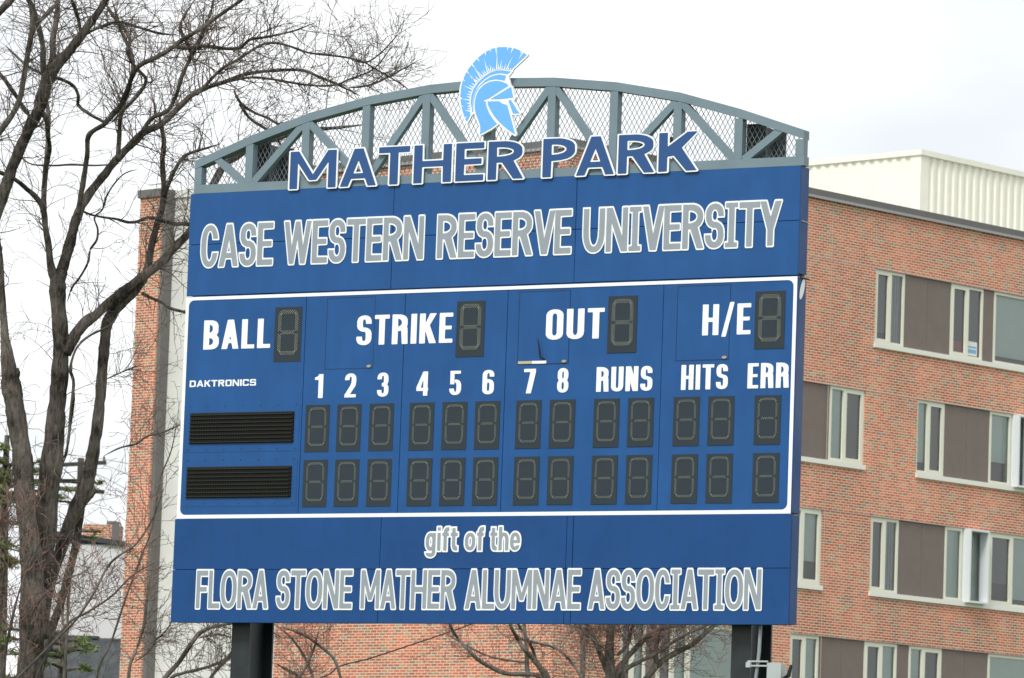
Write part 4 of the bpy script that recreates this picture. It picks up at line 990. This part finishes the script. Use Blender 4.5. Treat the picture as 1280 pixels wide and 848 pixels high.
c2 = T1.limb([(55, 262, 8), (55, 240, 8), (57, 215, 8), (60, 190, 9), (60, 165, 7), (61, 145, 6), (58, 120, 5), (62, 95, 4)], z_start=.0, dz=.6)
c3 = T1.limb([(73, 355, 18), (80, 330, 17), (87, 305, 16), (93, 282, 15), (100, 262, 14), (112, 242, 13), (128, 222, 12), (142, 204, 12), (155, 190, 11), (170, 175, 12), (182, 164, 11), (198, 158, 9), (212, 146, 9), (226, 132, 9), (240, 119, 8), (258, 110, 7), (280, 103, 6), (300, 95, 5.5), (325, 90, 5), (350, 88, 5), (378, 88, 4.5), (398, 96, 4), (420, 105, 3.5), (450, 120, 3)], z_start=.1, dz=2.2)
c4 = T1.limb([(97, 268, 9), (101, 245, 8), (106, 215, 8), (109, 192, 7), (110, 172, 8), (118, 163, 7), (130, 156, 7), (142, 142, 8), (152, 130, 8), (160, 110, 7), (168, 90, 7), (178, 80, 7), (195, 72, 7), (212, 62, 7), (228, 50, 6.5), (245, 40, 6), (262, 28, 6), (282, 14, 5), (302, 0, 5), (318, -15, 4)], z_start=0, dz=-1.2)
c5 = T1.limb([(147, 200, 7), (149, 175, 7), (150, 150, 6.5), (156, 128, 6), (164, 100, 6), (166, 75, 6), (160, 58, 5), (152, 40, 4), (146, 20, 3.5), (140, 0, 3)], z_start=.2, dz=.9)
c6 = T1.limb([(148, 200, 7), (160, 184, 7), (175, 168, 6.5), (190, 148, 6), (208, 140, 6), (218, 125, 5.5), (224, 108, 5.5), (229, 92, 5.5), (237, 75, 6), (246, 58, 6), (254, 40, 6), (260, 25, 5), (265, 10, 4), (268, -6, 4)], z_start=.2, dz=-.6)
c7 = T1.limb([(246, 118, 5), (256, 108, 5), (268, 95, 4.5), (280, 84, 4), (295, 76, 4), (310, 66, 3.5), (328, 56, 3.5), (344, 54, 3.5), (362, 58, 3), (385, 66, 3), (410, 69, 3), (432, 72, 2.6), (455, 78, 2.4), (468, 86, 2)], z_start=1.1, dz=1)
c8 = T1.limb([(262, 108, 4), (290, 101, 3.6), (315, 97, 3.4), (345, 100, 3.2), (380, 106, 3), (415, 107, 3), (440, 98, 2.4), (465, 88, 2), (480, 72, 1.8), (490, 58, 1.5)], z_start=1.3, dz=1)
c9 = T1.limb([(222, 60, 6), (238, 60, 6), (258, 58, 5.5), (282, 61, 5), (300, 60, 5), (312, 50, 4), (330, 47, 3.6), (345, 44, 3), (370, 38, 2.4), (395, 28, 2)], z_start=-.6, dz=.5)
c10 = T1.limb([(243, 0, 3), (228, 25, 4), (226, 38, 5), (234, 54, 6), (240, 70, 5), (246, 90, 4)], z_start=-.2)
c11 = T1.limb([(130, 0, 4), (140, 18, 5), (155, 36, 5), (162, 50, 5), (160, 68, 5), (170, 85, 5), (182, 98, 5), (178, 112, 5), (165, 127, 5), (140, 153, 6)], z_start=.4)
c12 = T1.limb([(8, 58, 2.6), (22, 72, 3.4), (36, 84, 4), (55, 93, 4.4), (78, 100, 5), (92, 108, 5), (98, 120, 5), (98, 132, 5), (112, 143, 5), (125, 150, 4), (134, 156, 4)], z_start=.4)
# top left stems
c13 = T1.limb([(436, 110, 3.4), (455, 108, 3), (472, 103, 2.6), (490, 94, 2.2), (508, 84, 1.8), (526, 74, 1.4)], z_start=2.6)
c14 = T1.limb([(440, 76, 2.6), (458, 78, 2.4), (474, 68, 2), (488, 54, 1.8), (497, 44, 1.4)], z_start=2.2)
c15 = T1.limb([(455, 78, 2.6), (472, 88, 2.4), (488, 97, 2), (505, 108, 1.8), (520, 120, 1.4)], z_start=2.3)
c16 = T1.limb([(300, 130, 5), (312, 148, 4.4), (330, 160, 4), (345, 172, 3.6), (352, 186, 3), (350, 200, 2.4)], z_start=1.5)
c17 = T1.limb([(292, 112, 4), (300, 128, 4), (316, 140, 3.6), (335, 148, 3.4), (352, 158, 3), (372, 166, 2.4)], z_start=1.4)
d1 = T1.limb([(-12, 290, 17), (2, 250, 17), (14, 214, 17), (26, 184, 16), (38, 158, 17), (48, 138, 18), (55, 115, 20), (62, 95, 20), (72, 80, 17), (85, 66, 15), (98, 50, 13), (112, 30, 12), (124, 14, 10), (134, -4, 9)], z_start=-1.5)
d2 = T1.limb([(58, 105, 12), (54, 85, 9), (54, 62, 8), (50, 40, 8), (44, 20, 8), (36, 0, 8), (30, -12, 8)], z_start=-1.4, dz=-.6)
d3 = T1.limb([(64, 92, 12), (66, 70, 10), (66, 50, 9), (70, 28, 8), (72, 8, 8), (73, -10, 8)], z_start=-1.3, dz=.5)
d4 = T1.limb([(-10, 178, 10), (5, 158, 9), (16, 142, 8.5), (25, 122, 8.5), (30, 96, 8), (35, 65, 8), (40, 38, 8), (40, 20, 7), (36, -8, 7)], z_start=-2.2)
d5 = T1.limb([(-8, 85, 6), (6, 100, 6), (16, 114, 6), (28, 132, 6), (40, 150, 7)], z_start=-1.9)
d6 = T1.limb([(18, -5, 11), (8, 6, 11), (0, 14, 11), (-12, 26, 11)], z_start=-2.4)
d7 = T1.limb([(50, 138, 9), (58, 150, 8), (60, 170, 6), (62, 185, 7), (58, 205, 8), (54, 235, 8)], z_start=-1.2, dz=1.2)
d8 = T1.limb([(72, 4, 6), (58, 18, 7), (48, 30, 6), (40, 45, 6)], z_start=-1.0)
d9 = T1.limb([(90, 0, 5), (95, 15, 6), (99, 28, 5), (102, 45, 4), (112, 40, 4), (128, 33, 4), (150, 28, 3.6), (175, 35, 3.4), (200, 42, 3.4), (222, 44, 3)], z_start=-1.4, dz=.8)
# the heavy diagonal limb that runs behind the board
e1 = T1.limb([(83, 442, 16), (92, 424, 17), (104, 406, 17), (120, 394, 15), (136, 379, 14), (150, 368, 15), (168, 355, 15), (184, 342, 14), (200, 330, 13), (214, 314, 13), (228, 300, 12), (242, 284, 12), (254, 258, 11), (266, 232, 11), (280, 208, 10), (300, 194, 9), (322, 180, 8), (345, 174, 8), (368, 166, 7), (392, 162, 6), (420, 160, 5), (455, 156, 4)], z_start=.0, dz=1.6)
f1 = T1.limb([(46, 810, 18), (54, 770, 16), (63, 730, 15), (75, 692, 17), (86, 657, 20), (98, 630, 23), (108, 605, 22), (114, 580, 20), (118, 555, 18), (123, 525, 17), (126, 490, 16), (128, 460, 16), (131, 430, 16), (134, 405, 17), (143, 388, 16), (156, 377, 13), (168, 366, 11), (180, 350, 11)], z_start=.5)
T1.limb([(104, 628, 14), (112, 618, 13), (120, 611, 10)], 'stub', z_start=.5)
f2 = T1.limb([(180, 350, 11), (186, 328, 11), (190, 305, 10), (196, 282, 10), (202, 262, 10), (205, 242, 9), (204, 222, 8), (203, 200, 8), (205, 180, 7), (202, 160, 6), (198, 140, 4)], z_start=1.2, dz=.3)
f3 = T1.limb([(205, 245, 7), (212, 228, 6), (220, 210, 5.5), (230, 196, 5), (242, 190, 4), (256, 186, 3.4), (275, 180, 2.5)], z_start=1.3)
f4 = T1.limb([(48, 840, 15), (60, 800, 13), (74, 760, 12), (85, 720, 12), (93, 690, 12), (98, 660, 12), (101, 636, 12)], z_start=.9)
h1 = T1.limb([(99, 262, 4), (112, 268, 3), (130, 272, 3), (145, 274, 3.5), (160, 278, 4), (172, 277, 4.5), (185, 272, 4.5), (200, 275, 5), (218, 280, 6), (232, 280, 6), (245, 284, 5)], z_start=1)
h2 = T1.limb([(178, 367, 5), (190, 373, 4.5), (202, 378, 4.5), (214, 386, 4.5), (232, 391, 4), (246, 398, 3)], z_start=.6, dz=.5)
h3 = T1.limb([(84, 378, 2), (90, 360, 3), (101, 345, 3), (110, 328, 3.4), (113, 312, 3), (121, 300, 3.4), (122, 286, 2.6), (118, 272, 2.4), (128, 262, 2.4), (134, 244, 2.4), (146, 226, 2), (158, 216, 1.8), (172, 212, 1.4)], z_start=.3)
h4 = T1.limb([(90, 470, 3), (92, 500, 4), (88, 530, 4.5), (84, 560, 4), (80, 578, 3)], z_start=-.4)
h5 = T1.limb([(76, 578, 3), (84, 560, 3), (88, 520, 4), (92, 480, 5), (88, 460, 4), (96, 435, 3), (112, 420, 3), (128, 412, 3), (140, 405, 2.6), (150, 390, 2)], z_start=-.3)
h6 = T1.limb([(0, 152, 1.6), (30, 200, 2), (60, 207, 2.4), (90, 206, 3), (120, 207, 2.4), (150, 205, 2)], z_start=.3)
lb = [a, b2, c1, c2, c3, c4, c5, c6, c7, c8, c9, c10, c11, c12, d1, d2, d3, d4, d5, d7, d8, d9, e1, f1, f2, f3, h1, h2, h3]
for q, n, t0 in ((c3, 64, .35), (c4, 60, .3), (c5, 36, .1), (c6, 44, .1), (c7, 50, .1), (c8, 46, .1), (c9, 40, .1), (c10, 18, 0), (c11, 26, 0), (c12, 10, 0)):
    T1.sprout(q, n, (.3, 1.25), .012, 2, t0, 1, red=.1, up=.5, branch=.72)
for q in (c13, c14, c15, c16, c17): T1.sprout(q, 26, (.25, .95), .008, 2, .1, 1, red=.1, up=.5, branch=.7)
for q, n in ((d1, 34), (d2, 24), (d3, 24), (d4, 30), (d5, 12), (d7, 10), (d8, 10), (d9, 34)): T1.sprout(q, n, (.3, 1.2), .012, 2, 0, 1, up=.3, branch=.62)
for q, n in ((a, 20), (b2, 14), (c1, 20), (c2, 22), (f2, 36), (f3, 24), (h1, 16), (h2, 14), (h3, 12)): T1.sprout(q, n, (.25, 1.0), .010, 2, .1, 1, up=.2, branch=.6)
T1.sprout(e1, 56, (.3, 1.1), .012, 2, .1, 1, up=.3, branch=.7)
T1.sprout(a, 18, (.4, 1.1), .007, 1, .5, 1, up=.0, vdir=(-.6, 0, 0), branch=.7)
# vines and hanging shoots on the stems
for q, n in ((f1, 30), (a, 10), (b2, 22), (e1, 22), (f2, 16), (c3, 12)): T1.sprout(q, n, (.35, 1.0), .007, 1, 0, 1, droop=.9, curl=.6, branch=.5)
T1.finish()

# small bare trees behind the board's foot, near the building
def sm_tree(label, base_px, T, limbs, seed, n, red=0, barkm='bark_light', Lr=(.3, 1.2), name='young_bare_tree', grp='bare trees below the scoreboard', r=.011, lvl=2, branch=.7):
    g = at(*base_px, T); t = Tree(name, label, (g.x, g.y, 0), T, grp, barkm, seed)
    js = []
    for i, l in enumerate(limbs): js.append(t.limb(l, 'trunk' if i == 0 else 'limb', z_start=t.rnd.uniform(-.3, .3), dz=t.rnd.uniform(-.5, .5), sides=7))
    for j in js: t.sprout(j, n, Lr, r, lvl, .25, 1, red=red, up=.4, branch=branch)
    t.finish(); return t
sm_tree('leafless tree with forked leaning grey stems below the middle of the scoreboard', (775, 950), 84, [
    [(775, 1180, 26), (772, 1000, 22), (768, 900, 20), (764, 848, 17), (762, 815, 14), (763, 790, 12), (765, 770, 10), (768, 740, 8), (764, 700, 6)],
    [(764, 850, 10), (755, 830, 9), (747, 808, 8), (740, 795, 8), (734, 778, 7), (728, 750, 6), (720, 710, 5)],
    [(767, 850, 12), (778, 830, 9), (792, 813, 8), (806, 799, 7), (820, 789, 7), (840, 783, 6), (860, 780, 5), (885, 774, 4), (900, 760, 3)],
    [(770, 860, 12), (782, 838, 7), (800, 827, 6), (818, 818, 5), (838, 805, 5), (860, 792, 4), (885, 780, 4), (915, 762, 3)],
    [(800, 858, 10), (815, 840, 9), (826, 828, 9), (845, 816, 8), (865, 806, 8), (880, 793, 7), (895, 780, 6), (915, 765, 5)],
    [(808, 850, 8), (819, 830, 8), (820, 815, 7), (823, 795, 6), (830, 775, 5), (838, 755, 4)],
    [(700, 755, 2.5), (712, 774, 3), (724, 778, 3), (731, 790, 4), (744, 802, 4), (757, 812, 5)],
    [(772, 819, 5), (785, 805, 5), (790, 785, 5), (796, 770, 4)]], 21, 42, red=.55, r=.007, branch=.8)
sm_tree('leafless sapling with two crossing stems below the left half of the scoreboard', (690, 950), 88, [
    [(700, 1180, 18), (698, 1000, 16), (690, 900, 14), (684, 850, 12), (675, 835, 9), (665, 822, 8), (655, 811, 7), (648, 800, 6), (641, 788, 5), (636, 776, 5), (628, 755, 4), (618, 720, 3)],
    [(690, 860, 10), (675, 846, 8), (655, 843, 7), (632, 842, 7), (615, 835, 6.5), (598, 825, 6), (586, 813, 5.5), (574, 800, 4.5), (566, 788, 4), (561, 776, 3.6), (552, 750, 3)],
    [(662, 829, 3), (645, 827, 3), (620, 823, 3), (600, 816, 2.6), (580, 805, 2.4), (565, 797, 2), (555, 788, 1.6)],
    [(670, 830, 6), (667, 815, 5), (660, 800, 4.5), (652, 787, 4), (645, 776, 3.4), (635, 755, 3)],
    [(640, 789, 3), (652, 799, 3), (672, 804, 3.4), (692, 809, 3.6), (705, 818, 3.6), (716, 830, 4), (724, 842, 4.4), (732, 860, 5)]], 22, 24, r=.007, red=.3, Lr=(.3, 1.0))
sm_tree('thin pale stem rising straight below the scoreboard beside the forked grey tree', (660, 950), 92, [
    [(664, 1180, 12), (663, 950, 9), (661, 870, 8), (659, 835, 7), (657, 800, 5), (655, 776, 4), (653, 740, 3)],
    [(727, 880, 9), (728, 848, 8), (729, 815, 8), (727, 790, 7), (724, 776, 6), (720, 745, 5)]], 23, 5)
sm_tree('arching bare shrub left of the left post against the ivory wall', (205, 950), 80, [
    [(196, 1230, 12), (196, 1000, 9), (198, 870, 8), (206, 848, 7.5), (222, 830, 7), (237, 808, 7), (248, 793, 7), (262, 785, 6), (280, 781, 5), (300, 779, 4), (330, 786, 3.4), (352, 797, 2.4)],
    [(205, 870, 6), (214, 848, 5.5), (228, 842, 5), (245, 838, 4.6), (262, 833, 4.4), (282, 825, 4), (300, 812, 3)],
    [(245, 880, 6), (262, 850, 5.5), (275, 832, 5), (288, 818, 4.6), (300, 800, 4)],
    [(248, 798, 4), (258, 795, 3.4), (272, 793, 3), (290, 797, 2.4)],
    [(160, 860, 5), (163, 830, 5), (172, 808, 4.4), (180, 780, 4), (184, 745, 3.6), (190, 710, 2.6)],
    [(168, 828, 3.4), (185, 815, 3), (195, 800, 2.6), (206, 790, 2), (220, 770, 1.6)]], 24, 30, red=.12, name='arching_shrub', grp=None, r=.008, Lr=(.25, .9), branch=.8)
sm_tree('tangle of fine bare shoots right of the left post against brick', (390, 950), 90, [
    [(400, 1200, 10), (398, 950, 7), (393, 860, 5), (385, 830, 4), (370, 805, 3.4), (356, 790, 2.6), (345, 782, 2)],
    [(430, 870, 5), (425, 845, 4.4), (418, 825, 4), (405, 812, 4), (385, 797, 4), (365, 788, 3.4), (350, 784, 3)],
    [(360, 880, 4), (372, 850, 4), (384, 832, 3.4), (392, 812, 3), (398, 790, 2.4)],
    [(345, 830, 4), (360, 838, 4), (372, 845, 4), (378, 860, 4)]], 25, 34, red=.4, name='tangled_shrub', grp=None, r=.006, Lr=(.25, .9), branch=.9, barkm='bark_light')
sm_tree('reddish brushy bare shrub in front of the big dark tree at lower left', (5, 950), 66, [
    [(-10, 1240, 12), (-5, 1000, 9), (0, 880, 7), (6, 820, 5), (14, 780, 4), (24, 740, 3), (40, 700, 2.4), (60, 660, 2)],
    [(0, 880, 6), (20, 850, 4), (45, 825, 3.6), (75, 795, 3), (95, 775, 3), (118, 740, 3.4), (135, 708, 3.4), (150, 694, 3), (170, 680, 2.6), (190, 650, 2.4), (205, 610, 2)],
    [(-5, 860, 5), (-2, 800, 4), (2, 750, 3.6), (6, 700, 3), (10, 660, 2)],
    [(20, 870, 5), (30, 830, 4), (34, 790, 3), (44, 760, 2.6), (70, 730, 2.2), (110, 715, 2)],
    [(40, 860, 4), (60, 815, 4), (85, 780, 3.4), (110, 765, 3), (140, 745, 2.6), (165, 720, 2), (200, 700, 1.6)],
    [(8, 680, 3.6), (4, 660, 4), (2, 640, 4)]], 26, 46, red=.6, name='brushy_shrub', grp=None, r=.004, Lr=(.25, .8), branch=.85, barkm='bark_light')
sm_tree('slender vine-hung sapling between the big dark tree and the brick pier', (60, 950), 77, [
    [(68, 1240, 9), (72, 1000, 7), (80, 850, 5), (84, 790, 4), (86, 740, 4), (92, 700, 3.6), (100, 670, 3), (102, 640, 2.4), (110, 600, 2)],
    [(84, 800, 4), (78, 770, 3.6), (84, 730, 3), (92, 690, 2.4)],
    [(140, 1000, 5), (120, 860, 4), (140, 800, 3), (160, 740, 2.6), (175, 700, 2.4), (190, 660, 2), (200, 600, 2), (215, 560, 1.6), (225, 500, 1.2)],
    [(130, 570, 2), (150, 560, 2.6), (170, 555, 3), (185, 545, 3), (205, 540, 2.6), (228, 530, 2)],
    [(120, 480, 1.6), (142, 470, 2), (160, 462, 2), (180, 455, 1.6)]], 27, 30, red=.1, name='vine_sapling', grp=None, r=.006, Lr=(.3, 1.0), branch=.7, barkm='bark_light')

# conifer behind the big tree at far left
def conifer(name, label, x, ytop, T, blobs, seed):
    rn = random.Random(seed); g = at(x, 900, T); root = empty(name, (g.x, g.y, 0)); tag(root, label, 'tree')
    top = at(x, ytop, T); MB().tube([(0, 0, 0), (0, 0, top.z * .6), (0, 0, top.z)], [.28, .2, .05], 8).build('trunk', M['bark'], root)
    q = MB(); br = MB()
    for (bx, by, rr, n) in blobs:
        c = at(bx, by, T + rn.uniform(-1, 1)) - Vector((g.x, g.y, 0)); r = rr / FPX * T
        br.tube([(0, 0, c.z - r * .2), tuple(c * .5 + Vector((0, 0, c.z * .5)) * 1.0), tuple(c)], [.05, .035, .015], 4)
        for _ in range(n):
            v = Vector((rn.gauss(0, 1), rn.gauss(0, 1), rn.gauss(0, .38))) * r * .55; p = c + v
            for k in range(5):
                d = Vector((rn.gauss(0, 1), rn.gauss(0, 1), rn.gauss(0, .5) + .2)).normalized() * rn.uniform(.07, .16)
                s_ = d.cross(Vector((rn.gauss(0, 1), rn.gauss(0, 1), rn.gauss(0, 1)))).normalized() * .014
                q.poly([tuple(p + s_), tuple(p - s_), tuple(p + d)])
    tag(br.build('branches', M['bark'], root), kind='stuff'); tag(q.build('needles', M['needles'], root), kind='stuff')
rb = random.Random(5)
blobs = [(rb.uniform(-20, 14), rb.uniform(575, 720), rb.uniform(8, 18), 40) for _ in range(22)] + [(45, 590, 10, 40), (38, 605, 9, 36), (52, 578, 7, 22), (72, 622, 8, 20), (86, 612, 7, 22), (95, 628, 7, 14), (112, 600, 5, 14), (124, 604, 5, 14), (8, 590, 14, 60), (2, 620, 15, 70), (10, 700, 10, 36), (4, 560, 9, 34)]
conifer('pine_tree', 'green pine tree showing behind the leftmost dark stems', -8, 540, 96, blobs, 3)
blobs2 = [(rb.uniform(50, 110), rb.uniform(800, 838), rb.uniform(6, 12), 22) for _ in range(9)] + [(rb.uniform(0, 20), rb.uniform(780, 860), rb.uniform(8, 14), 26) for _ in range(8)] + [(120, 665, 8, 10), (115, 672, 5, 8)]
conifer('small_pine', 'low yellow-green evergreen sprigs in front of the dark slate roof', 75, 790, 88, blobs2, 9)

# ================================================================== UTILITY POLE
TP_ = 190; pb_ = at(97, 700, TP_); up = empty('utility_pole', (pb_.x, pb_.y, 0)); tag(up, 'weathered wooden utility pole with two crossarms behind the dark tree', 'utility pole')
pt = at(100.2, 571.5, TP_); MB().tube([(0, 0, 0), (pt.x - pb_.x, 0, pt.z)], [.17, .128], 12).build('pole_shaft', M['pole'], up, smooth=True)
def wl(x, y, T=TP_): p = at(x, y, T); return (p.x - pb_.x, p.y - pb_.y, p.z)
for (xa, ya, xb, yb) in ((76, 582, 133.5, 579), (73, 611, 131, 616)):
    a = Vector(wl(xa, ya)); b_ = Vector(wl(xb, yb)); q = MB(); w = .055
    q.v += [tuple(a + Vector(v)) for v in ((0, -.26, -w * 1.4), (0, -.16, -w * 1.4), (0, -.16, w * 1.4), (0, -.26, w * 1.4))] + [tuple(b_ + Vector(v)) for v in ((0, -.26, -w * 1.4), (0, -.16, -w * 1.4), (0, -.16, w * 1.4), (0, -.26, w * 1.4))]
    for f in ((0, 1, 2, 3), (7, 6, 5, 4), (0, 4, 5, 1), (1, 5, 6, 2), (2, 6, 7, 3), (3, 7, 4, 0)): q.f.append(f); q.uv.append([(0, 0)] * 4)
    q.build('crossarm', M['pole'], up)
    MB().tube([wl(xa + 3, ya + 4), wl(97, ya + 20)], [.02, .02], 5).build('brace', M['black'], up)
for (x, y) in ((130.5, 575), (78, 577), (120, 575.5)):
    p = Vector(wl(x, y)) + Vector((0, -.2, 0)); MB().tube([tuple(p + Vector((0, 0, -.06))), tuple(p + Vector((0, 0, .06))), tuple(p + Vector((0, 0, .13)))], [.03, .045, .02], 8).build('insulator', M['black'], up)
def cable(label, pts, r, grp=None, name='power_line', m='black'):
    P_ = [at(*p) for p in pts]; o_ = P_[0]; S = smooth_path([tuple(p) for p in P_], 6)
    o = MB().tube(S, [r] * len(S), 5).build(name, M[m], None, off=tuple(o_)); o.location = o_; tag(o, label, 'cable', grp)
for i, (ya, yb, yc, sgn) in enumerate(((568, 570, 600, 1), (573, 577, 640, 1), (588, 592, 672, 1), (589, 597, 690, 1))):
    cable(['uppermost thin power line leaving the utility pole, almost level', 'second highest thin power line from the upper crossarm', 'third thin power line from the top at the utility pole', 'lowest and steepest thin power line from the lower crossarm'][i], [(80 + i * 12, ya, TP_), (140, yb + 6 + i * 2, 185), (260, yc, 170)], .011, 'power lines at the utility pole')
cable('dark cable crossing the brick wall below the left part of the scoreboard', [(300, 875, 92), (400, 848, 92), (425, 833, 92), (460, 824, 92), (500, 811, 92), (545, 796, 92), (590, 780, 92), (660, 752, 92), (760, 705, 92)], .014, name='service_cable')

# ================================================================== WHITE HOUSE at left
TH = 150
hp = at(110, 800, TH); HS = empty('white_house', (hp.x, hp.y, 0), R(-8)); tag(HS, 'white rendered house with flat dark eave and terracotta chimney left of the brick pier', 'house')
HF = Frame((hp.x, hp.y), R(-8))
def hu(x, y, n=0): return HF.uz(x, y, n)
x0, _ = hu(52, 740); x1, _ = hu(154.5, 740); z1 = hu(120, 681)[1]
MB().box(x0, 0, 0, x1, 9, z1).build('wall', M['house_white'], HS)
a = hu(62, 669); b_ = hu(155, 684)
q = MB(); y0, y1 = -.12, 9
za, zb1 = hu(60, 668)[1], hu(155, 684)[1]
q.v += [(x0 - .1, y0, za), (x1 + .1, y0, zb1), (x1 + .1, y0, zb1 + .16), (x0 - .1, y0, za + .16)] + [(x0 - .1, y1, za), (x1 + .1, y1, zb1), (x1 + .1, y1, zb1 + .16), (x0 - .1, y1, za + .16)]
for f in ((0, 1, 2, 3), (7, 6, 5, 4), (0, 4, 5, 1), (3, 2, 6, 7), (1, 5, 6, 2), (0, 3, 7, 4)): q.f.append(f); q.uv.append([(0, 0)] * 4)
q.v += [(x0, -.01, z1), (x1, -.01, z1), (x1, -.01, zb1), (x0, -.01, za)]; q.f.append((8, 9, 10, 11)); q.uv.append([(0, 0)] * 4)
q.build('roof', M['slate'], HS)
MB().quad((x0, -.005, z1 - .2), (x1, -.005, z1 - .2), (x1, -.005, zb1), (x0, -.005, za)).build('upper_wall', M['house_white'], HS)
c0, c1_ = hu(101, 668)[0], hu(143, 668)[0]; zc = hu(120, 654.5)[1]
ch = MB().box(c0, .3, z1 - .2, c1_, 1.2, zc).build('chimney', M['brick'], HS)
MB().box(c0 + .7, .45, zc, c0 + 1.0, .8, zc + .12).box(c1_ - .14, .25, z1 - .1, c1_ + .02, .6, zc + .1).build('chimney_pot', M['coping'], ch)
# lower slate roof in front, built of overlapping courses
LH = 140; lp = at(90, 850, LH); LR = empty('slate_roofed_house', (lp.x, lp.y, 0), R(-8)); tag(LR, 'low house with dark slate roof in front of the white house', 'house')
LF = Frame((lp.x, lp.y), R(-8))
xa, zt_ = LF.uz(38, 795); xb, _ = LF.uz(175, 800); q = MB()
n = 26; zt_ = LF.uz(100, 797)[1]
rn = random.Random(2)
for i in range(n):
    z = zt_ - i * .11; y = -i * .14; x = xa
    while x < xb:
        w = rn.uniform(.18, .3); dz = rn.uniform(0, .012); x2 = min(x + w, xb)
        q.quad((x, y - .16 - dz, z - .135), (x2 - .01, y - .16 - dz, z - .135), (x2 - .01, y, z), (x, y, z)); x = x2
tag(q.build('slate_courses', M['slate'], LR), kind='stuff')
ye = -n * .14; ze = zt_ - n * .11
MB().box(xa + .2, ye + .3, 0, xb - .2, 4, ze).build('wall', M['house_white'], LR)
MB().quad((xa, ye + .02, ze - .02), (xb, ye + .02, ze - .02), (xb, .02, zt_ - .03), (xa, .02, zt_ - .03)).build('roof_deck', M['slate'], LR)
MB().box(xa, -.12, zt_ - .03, xa + (xb - xa) * .62, .2, zt_ + .05).box(xa + (xb - xa) * .74, -.12, zt_ - .1, xb, .2, zt_ - .02).build('ridge_cap', M['slate'], LR)

# ================================================================== GROUND
gm = MB(); gm.quad((-2500, -800, 0), (2500, -800, 0), (2500, 5000, 0), (-2500, 5000, 0)); g = gm.build('ground', M['grass']); tag(g, kind='structure')
